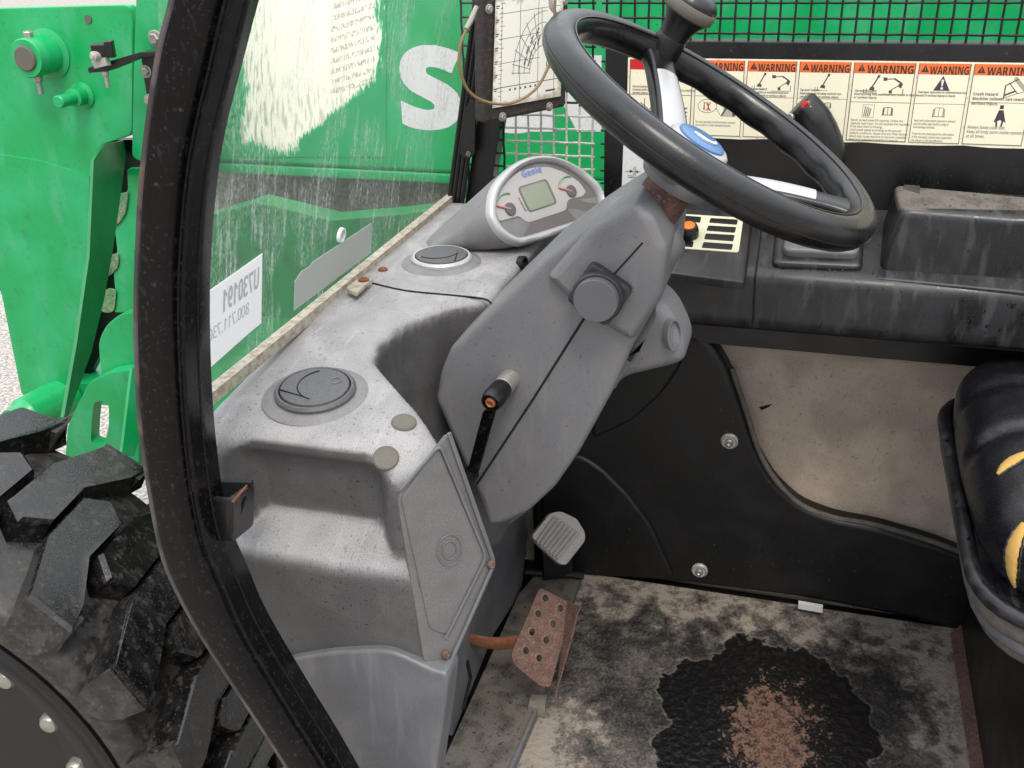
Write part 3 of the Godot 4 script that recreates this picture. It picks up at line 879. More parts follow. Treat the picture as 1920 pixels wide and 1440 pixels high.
	plate("cover", fil([Vector3(-1.3126, 0.5847, -0.31), Vector3(-1.1985, 0.5938, -0.31), Vector3(-1.2607, 0.2806, -0.31), Vector3(-1.417, 0.266, -0.31), Vector3(-1.4023, 0.3176, -0.31), Vector3(-1.3948, 0.3722, -0.31), Vector3(-1.3758, 0.4088, -0.31), Vector3(-1.37, 0.4667, -0.31), Vector3(-1.3327, 0.5293, -0.31), Vector3(-1.32, 0.5409, -0.31)], 0.006, 2), Vector3.BACK, 0.008, 0.001, M.green, c)
	for at in [[Vector3(-1.3834, 0.4924, -0.305), Vector3(-1.3543, 0.5296, -0.305), Vector3(-1.3171, 0.538, -0.305), Vector3(-1.3324, 0.4929, -0.305), Vector3(-1.3557, 0.4691, -0.305), Vector3(-1.3876, 0.4535, -0.305)], [Vector3(-1.4223, 0.3743, -0.305), Vector3(-1.4069, 0.3943, -0.305), Vector3(-1.3702, 0.4061, -0.305), Vector3(-1.3774, 0.3751, -0.305), Vector3(-1.4039, 0.3518, -0.305), Vector3(-1.426, 0.3478, -0.305)], [Vector3(-1.4551, 0.2722, -0.305), Vector3(-1.4344, 0.3132, -0.305), Vector3(-1.4129, 0.3246, -0.305), Vector3(-1.3955, 0.32, -0.305), Vector3(-1.4122, 0.2709, -0.305), Vector3(-1.4327, 0.2641, -0.305)]]:
		plate("clip", fil(at, 0.01, 3), Vector3.BACK, 0.004, 0.001, M.green_worn, c)
	bolt(c, "bolt", Vector3(-1.3682, 0.4921, -0.305), Vector3.BACK, 0.0075, M.zinc)
	bolt(c, "bolt", Vector3(-1.4082, 0.367, -0.305), Vector3.BACK, 0.0075, M.zinc)
	# lifting lug with a slot
	var l := thing("lifting_lug", "thick green lug with an oblong hole and a bright upright rib", "lug", Vector3(-1.25, -0.1, -0.2))
	var slot := fil([Vector3(-1.4263, 0.1046, -0.2), Vector3(-1.3878, 0.1091, -0.2), Vector3(-1.4029, 0.0452, -0.2), Vector3(-1.4245, 0.0001, -0.2), Vector3(-1.4614, -0.0047, -0.2), Vector3(-1.4443, 0.0532, -0.2)], 0.014, 4)
	plate("lug_plate", fil([Vector3(-1.4693, 0.0945, -0.2), Vector3(-1.4256, 0.1504, -0.2), Vector3(-1.37, 0.1789, -0.2), Vector3(-1.2922, 0.1968, -0.2), Vector3(-1.3473, -0.0542, -0.2), Vector3(-1.5514, -0.0827, -0.2), Vector3(-1.513, 0.0315, -0.2)], 0.01, 3), Vector3(-0.1, 0, 1), 0.03, 0.003, M.green, l, [slot])
	plate("lug_edge", [Vector3(0.6474, 1.5024, 2.0862), Vector3(0.7679, 1.5699, 2.237), Vector3(0.9727, 1.686, 2.4927), Vector3(1.5198, 2.0385, 3.1603), Vector3(1.7855, 2.2236, 3.4794), Vector3(1.0279, 1.7312, 2.5565), Vector3(0.8172, 1.6098, 2.2942), Vector3(0.7314, 1.5701, 2.1838), Vector3(0.6654, 1.5553, 2.0933), Vector3(0.6241, 1.522, 2.0453)], Vector3(-0.8, 0.3, 0.5), 0.012, 0.001, M.green, l)
	plate("rib", [Vector3(-1.2798, 0.2154, -0.1624), Vector3(-1.2719, 0.2105, -0.1748), Vector3(-1.2772, 0.0688, -0.1375), Vector3(-1.2845, 0.033, -0.118), Vector3(-1.298, 0.0431, -0.097)], Vector3(0.8, 0, 0.6), 0.012, 0.001, M.green, l)
	plate("round_plate", fil([Vector3(-1.4166, 0.1955, -0.235), Vector3(-1.4107, 0.2307, -0.235), Vector3(-1.3829, 0.2698, -0.235), Vector3(-1.3397, 0.3, -0.235), Vector3(-1.281, 0.3121, -0.235), Vector3(-1.3182, 0.1405, -0.235), Vector3(-1.4275, 0.1285, -0.235)], 0.02, 4), Vector3.BACK, 0.025, 0.003, M.green, l)
	# sensor on its bent strip
	var s := thing("sensor_bracket", "black bent strip carrying a small black sensor with a bolt", "bracket", Vector3(-1.25, 0.7, -0.2))
	plate("strip", [Vector3(-1.274, 0.7952, -0.205), Vector3(-1.2544, 0.8011, -0.205), Vector3(-1.1581, 0.8244, -0.205), Vector3(-1.1296, 0.8256, -0.205), Vector3(-1.1288, 0.8193, -0.205), Vector3(-1.1603, 0.8144, -0.205), Vector3(-1.2345, 0.7903, -0.205), Vector3(-1.2738, 0.7868, -0.205)], Vector3.BACK, 0.028, 0.001, M.black_paint, s)
	plate("strip_leg", fil([Vector3(-1.1856, 0.8147, -0.245), Vector3(-1.1582, 0.8178, -0.245), Vector3(-1.147, 0.8078, -0.245), Vector3(-1.1647, 0.7223, -0.245), Vector3(-1.189, 0.7255, -0.245), Vector3(-1.1886, 0.7696, -0.245)], 0.006, 2), Vector3.BACK, 0.006, 0.001, M.black_paint, s)
	bolt(s, "bolt", Vector3(-1.1808, 0.7849, -0.245), Vector3.BACK, 0.008, M.zinc)
	bolt(s, "bolt", Vector3(-1.184, 0.7334, -0.245), Vector3.BACK, 0.008, M.zinc)
	var sb := MB.new()
	box(sb, Vector3(-1.2319, 0.8278, -0.2), Vector3(0.032, 0.022, 0.024), Basis(Vector3.UP, 0.4), 0.003)
	box(sb, Vector3(-1.211, 0.8306, -0.195), Vector3(0.014, 0.028, 0.02), Basis(Vector3.UP, 0.4), 0.003)
	put("sensor_body", sb, M.rubber_black, s)
	var cl := MB.new()
	lathe(cl, Vector3(-1.2372, 0.8199, -0.185), Vector3(-0.3, 0, 1), [[0.0085, -0.01], [0.0085, 0.004], [0.0045, 0.006], [0.0045, 0.008]], 16)
	box(cl, Vector3(-1.2345, 0.8066, -0.195), Vector3(0.03, 0.014, 0.012), Basis(Vector3.BACK, 0.2), 0.002)
	put("clamp", cl, M.alloy, s)
	var sbt := MB.new()
	lathe(sbt, Vector3(-1.234, 0.7911, -0.2), Vector3.DOWN, [[0.006, 0.0], [0.006, 0.007], [0.004, 0.008], [0.004, 0.028]], 12)
	put("bolt", sbt, M.zinc, s)
	# chassis deck in front of the windscreen, below the boom
	var ch := thing("front_chassis", "green front chassis deck below the windscreen, seen through wet glass", "chassis", Vector3(-0.75, 0.1, 0.1))
	plate("side_wall", [Vector3(-1.2504, 0.4534, -0.2), Vector3(-1.0831, 0.5293, -0.2), Vector3(-0.9658, 0.566, -0.2), Vector3(-0.8197, 0.5403, -0.2), Vector3(-0.6742, 0.5602, -0.2), Vector3(-0.5745, 0.5789, -0.2), Vector3(-0.5955, 0.1914, -0.2), Vector3(-1.3279, 0.1058, -0.2)], Vector3.BACK, 0.05, 0.004, M.green_dirty, ch)  # set upright and in darkened green to read as shaded deck
	plate("haze_band", [Vector3(-1.5283, 0.5187, -0.62), Vector3(-0.6721, 0.5579, -0.62), Vector3(-0.6817, 0.3404, -0.62), Vector3(-1.5944, 0.2224, -0.62)], Vector3.BACK, 0.12, 0.004, M.gasket, ch)  # added grey plate, its colour standing in for haze reflected in the glass
	plate("deck_step", [Vector3(-1.0315, 0.34, 0.0749), Vector3(-1.0846, 0.34, -0.184), Vector3(-0.9806, 0.34, -0.3392), Vector3(-0.8648, 0.34, -0.512), Vector3(-0.7921, 0.34, -0.7973), Vector3(-0.4942, 0.34, 0.0722), Vector3(-0.6373, 0.34, 0.3363), Vector3(-0.8272, 0.34, 0.3822)], Vector3.UP, 0.03, 0.004, M.green_dirty, ch)
	var ax := MB.new()
	box(ax, Vector3(-0.95, -0.12, 0.0), Vector3(0.35, 0.35, 0.6), Basis(), 0.02)
	put("axle_beam", ax, M.black_paint, ch)

func tyre():
	var c := Vector3(-1.231, -0.104, 0.465)
	var s := 0.116
	var ax := Vector3(sin(s), 0, cos(s)); var u := Vector3(cos(s), 0, -sin(s))
	var R := 0.502
	var W := 0.160
	var t := thing("tractor_tyre", "worn black lugged front tyre, wet and muddy, on a black bolted rim", "tyre", Vector3(c.x, -0.61, c.z))
	var pt := func(deg: float, a: float, r: float) -> Vector3:
		return c + ax * a + (u * cos(deg_to_rad(deg)) + Vector3.UP * sin(deg_to_rad(deg))) * r
	# carcass
	var mb := MB.new()
	lathe(mb, c, ax, [[0.30, -0.11], [0.37, -0.155], [0.42, -0.162], [0.445, -0.15], [0.462, -0.10], [0.466, 0.0], [0.462, 0.10], [0.445, 0.15], [0.425, 0.166], [0.405, 0.166], [0.392, 0.158], [0.30, 0.0]], 96)
	put("carcass", mb, M.rubber_mud, t)
	# lugs: outline in degrees round the tyre and metres across it, bending at the shoulder
	var N := 22
	var shape := [[50.3, 0.158], [54.6, 0.062], [54.9, -0.036], [51.3, -0.060], [47.4, -0.036], [47.6, 0.050], [43.2, 0.122], [42.2, 0.160]]
	for side in 2:
		for i in N:
			var sh := 360.0 / N * i + (0.0 if side == 0 else 180.0 / N)
			var sg := 1.0 if side == 0 else -1.0
			var m := MB.new()
			var top := []; var foot := []
			var cen := Vector2.ZERO
			for q in shape: cen += Vector2(q[0], q[1]) / 8.0
			var w := Vector2(rng.randf_range(-0.2, 0.2), rng.randf_range(-0.002, 0.002))
			for q in shape:
				var p2 := Vector2(q[0], q[1]) + w
				var far := cen + (p2 - cen) * 1.13
				if q[1] > 0.14: far.y = 0.164
				top.append(pt.call(p2.x + sh, p2.y * sg, R - 0.004 * absf(q[1]) / 0.16))
				foot.append(pt.call(far.x + sh, far.y * sg, 0.452))
			var mid := []
			for k in 8:
				mid.append(top[k].lerp(foot[k], 0.10))
				top[k] = top[k].lerp(pt.call(cen.x + sh, cen.y * sg, R), 0.055)
			m.rings([PackedVector3Array(top), PackedVector3Array(mid), PackedVector3Array(foot)])
			put("tread_lug", m, M.rubber, t, 30.0)
			# the lug's foot runs down the sidewall
			var m2 := MB.new()
			var e := [[50.6, 0.160, 0.494], [42.0, 0.162, 0.494], [42.4, 0.172, 0.465], [43.2, 0.173, 0.44], [45.5, 0.170, 0.415], [48.8, 0.170, 0.415], [50.2, 0.173, 0.44], [50.6, 0.172, 0.465]]
			var a1 := []; var a2 := []
			for q in e:
				a1.append(pt.call(q[0] + sh, q[1] * sg, q[2])); a2.append(pt.call(q[0] + sh, 0.13 * sg, q[2]))
			m2.rings([PackedVector3Array(a1), PackedVector3Array(a2)])
			put("shoulder_block", m2, M.rubber_mud, t, 30.0)
	# rim with its flange and bolts
	var r := MB.new()
	lathe(r, c, ax, [[0.10, 0.085], [0.28, 0.085], [0.295, 0.09], [0.305, 0.12], [0.315, 0.135], [0.345, 0.142], [0.360, 0.156], [0.372, 0.160], [0.388, 0.168], [0.395, 0.165], [0.396, 0.150], [0.38, 0.12], [0.10, 0.05]], 96)
	put("rim", r, M.black_paint, t)
	for a in 18:
		var m := MB.new()
		var at: Vector3 = pt.call(a * 20.0 + 3.0, 0.088, 0.262)
		lathe(m, at, ax, [[0.016, -0.004], [0.016, 0.012], [0.012, 0.018], [0.004, 0.020]], 14)
		put("wheel_bolt", m, M.zinc, t)

func windshield():
	var t := thing("windscreen", "raked windscreen pane streaked with rain water on a dirty cream seal", "windscreen", Vector3(-0.52, 0.648, 0.37))
	# pane with dried water runs, plus pale haze painted for reflected glare
	var n := 768
	var im := Image.create(n, n, false, Image.FORMAT_RGBA8)
	var hm := Image.create(n, n, false, Image.FORMAT_L8)
	var a := noise(31, 0.035, 4); var b := noise(32, 0.09, 3); var c := noise(33, 0.008, 3)
	for j in n:
		for i in n:
			var run := a.get_noise_2d(i * 2.2, j * 0.16) + 0.7 * b.get_noise_2d(i * 1.8, j * 0.30)
			var where := smoothstep(-0.25, 0.35, c.get_noise_2d(i, j) + 0.15)
			var k := smoothstep(0.16, 0.50, run) * where
			im.set_pixel(i, j, Color(0.90, 0.93, 0.91, 0.10 + 0.24 * k + 0.18 * smoothstep(0.35, 0.75, b.get_noise_2d(i * 3.0, j * 1.6) + 0.5 * where) * where))
			var g := clampf(0.5 + run * 0.5 * where, 0, 1)
			hm.set_pixel(i, j, Color(g, g, g))
	var gm := StandardMaterial3D.new()
	gm.transparency = BaseMaterial3D.TRANSPARENCY_ALPHA
	gm.albedo_texture = ImageTexture.create_from_image(im)
	gm.roughness = 0.03
	hm.bump_map_to_normal_map(3.0)
	gm.normal_enabled = true; gm.normal_texture = ImageTexture.create_from_image(hm); gm.normal_scale = 0.5
	var mb := MB.new()
	mb.quad_uv(Vector3(-0.519, 0.648, 0.0006), Vector3(-0.519, 0.648, 0.745), Vector3(-0.355, 1.49, 0.745), Vector3(-0.355, 1.49, 0.0))
	put("pane", mb, gm, t, 40, false)
	var sl := MB.new()
	box(sl, Vector3(-0.515, 0.650, 0.365), Vector3(0.012, 0.012, 0.76), Basis(), 0.002)
	put("lower_seal", sl, M.gasket, t)
	plate("seal_tab", fil([Vector3(-0.5001, 0.6585, 0.4055), Vector3(-0.4998, 0.6585, 0.3655), Vector3(-0.4827, 0.6585, 0.3657), Vector3(-0.4808, 0.6585, 0.4189)], 0.004, 2), Vector3.UP, 0.004, 0.001, M.gasket, t)
	var tb := MB.new()
	lathe(tb, Vector3(-0.4895, 0.6585, 0.3782), Vector3.UP, [[0.0065, 0], [0.0065, 0.002], [0.004, 0.0035]], 16)
	put("tab_screw", tb, M.orange_rust, t)
	# stickers on the glass and the hole for the wiper shaft
	var paper := [Vector3(-0.4948, 0.7593, 0.5819), Vector3(-0.5094, 0.6844, 0.5783), Vector3(-0.5095, 0.684, 0.5994), Vector3(-0.5108, 0.6775, 0.6894), Vector3(-0.5106, 0.6784, 0.7287), Vector3(-0.4958, 0.7544, 0.7282), Vector3(-0.4955, 0.7557, 0.694), Vector3(-0.4952, 0.7575, 0.6333)]
	plate("paper_label", paper, Vector3(1, -0.2, 0), 0.0004, 0.0, M.paper, t)
	# its printing is read from outside the cab, so it is mirrored here
	var gz := Vector3(0, 0, 1)
	var gy := Vector3(0.191, 0.981, 0)
	var prints := [["U730191", 0.022, Vector3(-0.4967, 0.7472, 0.5861), M.grey_ink, 0.56, 700], ["800.711.7306", 0.012, Vector3(-0.5024, 0.7177, 0.6045), M.grey_ink, 0.8, 400], ["Bri", 0.016, Vector3(-0.5028, 0.7157, 0.6838), M.ink, 1.0, 700], ["e auto", 0.009, Vector3(-0.5055, 0.702, 0.6791), M.faded_ink, 1.0, 400]]
	for q in prints:
		var w := words(t, "lettering", q[0], q[1], q[3], q[2], -gz, gy, 1.0, q[5])
		w.basis = Basis(gz * q[4], gy, Vector3(0.981, -0.191, 0))
	plate("torn_label", [Vector3(-0.5052, 0.7059, 0.3075), Vector3(-0.5132, 0.6648, 0.2998), Vector3(-0.5124, 0.669, 0.5068), Vector3(-0.5058, 0.7032, 0.5084), Vector3(-0.5045, 0.7097, 0.4933), Vector3(-0.5048, 0.7083, 0.4757), Vector3(-0.5042, 0.711, 0.4659)], Vector3(1, -0.2, 0), 0.0004, 0.0, M.frosted, t)
	var hr := MB.new()
	lathe(hr, Vector3(-0.5039, 0.7178, 0.3945), Vector3(0.981, -0.191, 0), [[0.0068, -0.002], [0.0086, -0.002], [0.0086, 0.002], [0.0068, 0.002], [0.0068, -0.002]], 28)
	put("hole_rim", hr, M.white_worn, t)
	# far front pillar with its ribbed rubber seal
	var p := thing("front_pillar", "black front pillar with ribbed rubber seal at the far end of the windscreen", "pillar", Vector3(-0.5, 0.62, 0))
	var dirn := Vector3(0.191, 0.981, 0)
	var base := Vector3(-0.492, 0.60, -0.01)
	plate("pillar_post", [base + Vector3(-0.012, 0, 0), base + Vector3(0.026, 0, 0), base + Vector3(0.022, 0, 0) + dirn * 0.5, base + Vector3(-0.012, 0, 0) + dirn * 0.5], Vector3.BACK, 0.03, 0.002, M.black_paint, p)
	for i in 4:
		var m := MB.new()
		var o := Vector3(-0.517 + 0.0065 * i, 0.645 - 0.003 * i, 0.003 + 0.001 * i)
		tube(m, [o, o + dirn * 0.2, o + dirn * 0.5], 0.0036, 8)
		put("seal_rib", m, M.rubber_black, p)
	plate("strap_plate", fil([Vector3(-0.4928, 0.7169, 0.012), Vector3(-0.4845, 0.7813, 0.012), Vector3(-0.4708, 0.801, 0.012), Vector3(-0.4646, 0.7967, 0.012), Vector3(-0.4697, 0.7209, 0.012), Vector3(-0.4782, 0.7143, 0.012)], 0.006, 2), Vector3.BACK, 0.006, 0.001, M.black_paint, p)
	bolt(p, "bolt", Vector3(-0.4786, 0.7221, 0.012), Vector3.BACK, 0.0042, M.plug, false)

func front_post():
	var t := thing("door_post", "black curved steel cab post at the door with scuffed rusty edges", "post", Vector3(-0.4, 0.0, 0.8))
	# the outer band runs from the outer edge to the groove; behind the groove the tube turns inwards
	var le := [Vector3(-0.3663, 1.0961, 0.8), Vector3(-0.3817, 1.0534, 0.8), Vector3(-0.4034, 1.0074, 0.8), Vector3(-0.4231, 0.9677, 0.8), Vector3(-0.4495, 0.8954, 0.8), Vector3(-0.4675, 0.8317, 0.8), Vector3(-0.4824, 0.7711, 0.8), Vector3(-0.4973, 0.6862, 0.8), Vector3(-0.5027, 0.612, 0.8), Vector3(-0.5032, 0.555, 0.8), Vector3(-0.4935, 0.5113, 0.8), Vector3(-0.4755, 0.4644, 0.8), Vector3(-0.4412, 0.3907, 0.8), Vector3(-0.4161, 0.3342, 0.8), Vector3(-0.3798, 0.2385, 0.8), Vector3(-0.3495, 0.1489, 0.8)]
	var gr := [Vector3(-0.3319, 1.0948, 0.8), Vector3(-0.3505, 1.0528, 0.8), Vector3(-0.3733, 1.0074, 0.8), Vector3(-0.3895, 0.9716, 0.8), Vector3(-0.4188, 0.9042, 0.8), Vector3(-0.4395, 0.8376, 0.8), Vector3(-0.4538, 0.7737, 0.8), Vector3(-0.4661, 0.69, 0.8), Vector3(-0.4717, 0.6168, 0.8), Vector3(-0.4702, 0.5663, 0.8), Vector3(-0.4597, 0.5224, 0.8), Vector3(-0.4471, 0.4734, 0.8), Vector3(-0.4153, 0.3971, 0.8), Vector3(-0.3905, 0.3411, 0.8), Vector3(-0.3532, 0.2468, 0.8), Vector3(-0.3212, 0.1589, 0.8)]
	var lef := curve(le, 4); var gro := curve(gr, 4)
	# profile: [0 outer edge .. 1 groove, metres further across, depth out of the face]
	var prof := [[0.0, 0.0, -0.045], [0.0, 0.0, -0.010], [0.02, 0.0, -0.004], [0.10, 0.0, 0.0], [0.22, 0.0, 0.001], [0.80, 0.0, 0.0], [0.93, 0.0, -0.0015], [1.0, 0.0, -0.005], [1.0, 0.003, -0.0095], [1.0, 0.0055, -0.0095], [1.0, 0.007, -0.0065], [1.0, 0.010, -0.0055], [1.0, 0.0115, -0.0075], [1.0, 0.012, -0.023], [1.0, 0.0132, -0.024], [1.0, 0.0132, -0.029], [1.0, 0.010, -0.045]]
	var rs := []
	for i in lef.size():
		var ring := PackedVector3Array()
		var hw: Vector3 = gro[i] - lef[i]
		for q in prof: ring.append(lef[i] + hw * q[0] + hw.normalized() * q[1] + Vector3(0, 0, q[2]))
		rs.append(ring)
	var mb := MB.new()
	mb.rings(rs)
	put("post_tube", mb, M.post_paint, t, 28.0)
	var we := MB.new()
	var wp := []
	for i in lef.size(): wp.append(lef[i] + (gro[i] - lef[i]) * 0.075 + Vector3(0, 0, -0.0046))
	tube(we, wp, 0.0052, 8)
	put("worn_edge", we, M.edge_worn, t)
	var br := MB.new()
	slab(br, [Vector3(-0.4731, 0.6068, 0.775), Vector3(-0.4574, 0.6081, 0.775), Vector3(-0.44, 0.6086, 0.775), Vector3(-0.4456, 0.5754, 0.775), Vector3(-0.4535, 0.5652, 0.775), Vector3(-0.4661, 0.5654, 0.775), Vector3(-0.4832, 0.5692, 0.775)], Vector3.BACK, 0.005, 0.001)
	put("bracket_front", br, M.black_paint, t)
	var A: Vector3 = Vector3(-0.44, 0.6086, 0.775)
	var B: Vector3 = Vector3(-0.4527, 0.597, 0.728)
	var Cc: Vector3 = Vector3(-0.454, 0.5514, 0.728)
	var D: Vector3 = Vector3(-0.4535, 0.5652, 0.775)
	var nn := (B - A).cross(D - A).normalized()
	if nn.x < 0: nn = -nn
	var slot := fil([Vector3(-0.4041, 0.6382, 0.8153), Vector3(-0.4013, 0.6371, 0.8113), Vector3(-0.4029, 0.6193, 0.8136), Vector3(-0.4054, 0.6203, 0.8173)], 0.005, 3)
	plate("bracket_side", fil([A, B, Cc, D], 0.006, 2), nn, 0.005, 0.001, M.black_paint, t)
	var sm := MB.new()
	var mid := (A + B + Cc + D) * 0.25 + nn * 0.0016
	var su := (B - A).normalized(); var sv := nn.cross(su)
	var sp := []
	for i in 20:
		var an := TAU * i / 20.0
		sp.append(mid + su * cos(an) * 0.0055 + sv * (sin(an) * 0.0055 + signf(sin(an)) * 0.010))
	slab(sm, sp, nn, 0.0004)
	put("slot", sm, M.gap, t)
	var bk := MB.new()
	slab(bk, [Vector3(-0.4872, 0.5973, 0.735), Vector3(-0.4464, 0.6021, 0.735), Vector3(-0.4514, 0.5707, 0.735), Vector3(-0.4931, 0.5642, 0.735)], Vector3.BACK, 0.005, 0.001)
	put("bracket_back", bk, M.dark, t)
	var re := MB.new()
	tube(re, [Vector3(-0.4395, 0.6087, 0.775), Vector3(-0.4528, 0.5964, 0.728)], 0.0013, 6)
	put("rusty_rim", re, M.orange_rust, t)

var up_plan: PackedVector2Array
var low_plan: PackedVector2Array
var ch_n := Vector3(0.657, 0.136, 0.741).normalized()
var ch_p := Vector3(-0.321, 0.586, 0.700)

func console_sdf(p: Vector3) -> float:
	var q := Vector2(p.x, p.z)
	# upper moulding: plan outline with the cove round the steering column, top falling towards the door
	var lean := maxf(0.62 - p.y, 0.0) * 0.22
	var d := poly2(Vector2(p.x - lean * smoothstep(0.5, 0.62, p.z), p.z), up_plan)
	var top := p.y - 0.648 + 0.105 * maxf(p.z - 0.44, 0.0)
	# the top rolls down over the door edge, into a recessed face under a brow
	var face := p.z - 0.703 + 0.034 * smoothstep(0.618, 0.588, p.y) * smoothstep(-0.50, -0.47, p.x) * smoothstep(-0.325, -0.36, p.x)
	d = smax(d, top, 0.014)
	d = smax(d, face, 0.042)
	d = smax(d, ch_n.dot(p - ch_p), 0.012)
	d = smax(d, (p - Vector3(-0.338, 0.6235, 0.672)).dot(Vector3(0.42, 0.86, 0.30)), 0.02)
	d = smax(d, (p - Vector3(-0.251, 0.494, 0.655)).dot(Vector3(0.55, -0.835, 0.0)), 0.006) if p.z > 0.5 else smax(d, 0.30 - p.y, 0.02)
	# lower moulding with the sloping ledge
	var e := poly2(q, low_plan)
	e = smax(e, (p.y - 0.533 + 0.50 * maxf(p.z - 0.664, 0.0)) * 0.88, 0.008)
	e = smax(e, -0.53 - p.x + 0.5 * maxf(0.45 - p.y, 0.0), 0.01)
	e = smax(e, p.z - 0.714, 0.010)
	e = smax(e, ch_n.dot(p - ch_p) - 0.002, 0.012)
	d = smin(d, e, 0.006)
	return maxf(d, -p.y - 0.02)

func console():
	var t := thing("dash_console", "grey moulded dashboard wing with a round air vent and streaked side below", "dashboard", Vector3(-0.42, 0.0, 0.4))
	up_plan = PackedVector2Array([Vector2(-0.532, 0.0), Vector2(-0.335, 0.0), Vector2(-0.335, 0.375), Vector2(-0.372, 0.405), Vector2(-0.405, 0.455), Vector2(-0.418, 0.500), Vector2(-0.410, 0.535), Vector2(-0.385, 0.562), Vector2(-0.284, 0.662), Vector2(-0.250, 0.70), Vector2(-0.29, 0.76), Vector2(-0.532, 0.76)])
	low_plan = PackedVector2Array([Vector2(-0.532, 0.0), Vector2(-0.403, 0.0), Vector2(-0.403, 0.47), Vector2(-0.300, 0.70), Vector2(-0.290, 0.76), Vector2(-0.532, 0.76)])
	var body := nets(console_sdf, Vector3(-0.56, -0.03, -0.03), Vector3(-0.22, 0.68, 0.75), 0.0066)
	body.dust_shade = noise(51, 14.0, 3)  # pale dusty tops, walls and cove tinted dark as if shaded
	put("moulded_body", body, M.dash, t, 50.0)
	# lower skirt with its raised edge
	plate("lower_skirt", fil([Vector3(-0.4877, 0.3647, 0.722), Vector3(-0.4429, 0.3924, 0.722), Vector3(-0.3979, 0.4101, 0.722), Vector3(-0.3522, 0.4231, 0.722), Vector3(-0.333, 0.4253, 0.722), Vector3(-0.3121, 0.4183, 0.722), Vector3(-0.293, 0.4109, 0.722), Vector3(-0.2772, 0.4106, 0.722), Vector3(-0.2835, 0.3658, 0.722), Vector3(-0.2947, 0.3009, 0.722), Vector3(-0.3099, 0.2076, 0.722), Vector3(-0.4089, 0.0952, 0.722), Vector3(-0.435, 0.2487, 0.722)], 0.012, 3), Vector3.BACK, 0.03, 0.004, M.dash_side, t, [], 3)
	# corner panel with its flange, screws and moulded mark
	var n := ch_n
	var c := ch_p + n * 0.0025
	plate("corner_panel", fil([Vector3(-0.2925, 0.6232, 0.6713), Vector3(-0.257, 0.505, 0.6615), Vector3(-0.2857, 0.4359, 0.6996), Vector3(-0.2985, 0.4482, 0.7088), Vector3(-0.319, 0.5842, 0.7019)], 0.006, 3), n, 0.004, 0.0015, M.dash_panel, t)
	plate("panel_rim", fil([Vector3(-0.2857, 0.6325, 0.6609), Vector3(-0.2505, 0.4938, 0.6552), Vector3(-0.2854, 0.3969, 0.7039), Vector3(-0.3033, 0.4132, 0.7168), Vector3(-0.3224, 0.584, 0.7023)], 0.006, 3), n, 0.005, 0.001, M.dash_panel, t)
	var fl := MB.new()
	tube(fl, fil([Vector3(-0.3185, 0.5933, 0.7013), Vector3(-0.291, 0.6259, 0.671), Vector3(-0.2558, 0.505, 0.662), Vector3(-0.2861, 0.435, 0.7017)], 0.008, 4, false), 0.0016, 6)
	put("panel_bead", fl, M.dash_side, t)
	var f2 := MB.new()
	tube(f2, fil([Vector3(-0.285, 0.6335, 0.6627), Vector3(-0.2499, 0.4952, 0.657), Vector3(-0.2855, 0.4001, 0.7061), Vector3(-0.3009, 0.4107, 0.7178)], 0.008, 4, false), 0.0022, 6)
	put("panel_flange", f2, M.dash_side, t)
	for at in [Vector3(-0.252, 0.4959, 0.6602), Vector3(-0.286, 0.4171, 0.7049)]:
		var m := MB.new()
		lathe(m, at, n, [[0.0042, -0.001], [0.0042, 0.001], [0.003, 0.0025], [0.001, 0.0027]], 16)
		put("screw", m, M.rust, t)
	for rr in [0.012, 0.007]:
		var m := MB.new()
		var pts := []
		var fb := frame(n)
		var ce: Vector3 = Vector3(-0.2836, 0.5223, 0.6835)
		for a in 24: pts.append(ce + (fb.x * cos(TAU * a / 24.0) + fb.y * sin(TAU * a / 24.0) * 1.3) * rr)
		tube(m, pts, 0.0005, 5, true)
		put("moulded_mark", m, M.dash_side, t)
	# the crack where the two dash mouldings meet
	var seam := MB.new()
	tube(seam, curve([Vector3(-0.4877, 0.6485, 0.3594), Vector3(-0.4395, 0.6485, 0.3746), Vector3(-0.3859, 0.6485, 0.3773), Vector3(-0.3432, 0.6485, 0.3802), Vector3(-0.3282, 0.6485, 0.3937), Vector3(-0.317, 0.6485, 0.414)], 4), 0.0013, 5)
	put("seam", seam, M.gap, t)
	# screws along the glass
	for at in [Vector3(-0.4935, 0.6485, 0.3129), Vector3(-0.5015, 0.6485, 0.353)]:
		var m := MB.new()
		lathe(m, at, Vector3.UP, [[0.006, -0.001], [0.006, 0.001], [0.004, 0.003]], 14)
		put("screw", m, M.orange_rust, t)
	var sc := MB.new()
	lathe(sc, Vector3(-0.5018, 0.6143, 0.704), Vector3(0, 0.3, 1), [[0.0055, -0.003], [0.0055, 0.002], [0.003, 0.0045]], 14)
	put("screw", sc, M.zinc, t)
	# stain and cut on the side face
	var cut := MB.new()
	tube(cut, curve([Vector3(-0.3802, 0.5041, 0.7122), Vector3(-0.377, 0.4986, 0.7122), Vector3(-0.3767, 0.4913, 0.7122), Vector3(-0.3796, 0.4847, 0.7122)], 3), [0.0003, 0.0006, 0.0010, 0.0012, 0.0013, 0.0012, 0.001, 0.0007, 0.0005, 0.0003], 5)
	put("cut_mark", cut, M.gap, t)
	# blanking plugs
	for at in [Vector3(-0.3381, 0.628, 0.6387), Vector3(-0.3386, 0.628, 0.6831)]:
		var m := MB.new()
		lathe(m, plug_at(at), plug_n(at), [[0.0118, -0.002], [0.0118, 0.0010], [0.0106, 0.0022], [0.0092, 0.0013], [0.002, 0.0015]], 28)
		put("blanking_plug", m, M.plug, t)
	vent(t, Vector3(-0.4381, 0.634, 0.6154), 0.0375, M.vent_plastic, Vector3(0.03, 1, 0.11), 0.6)
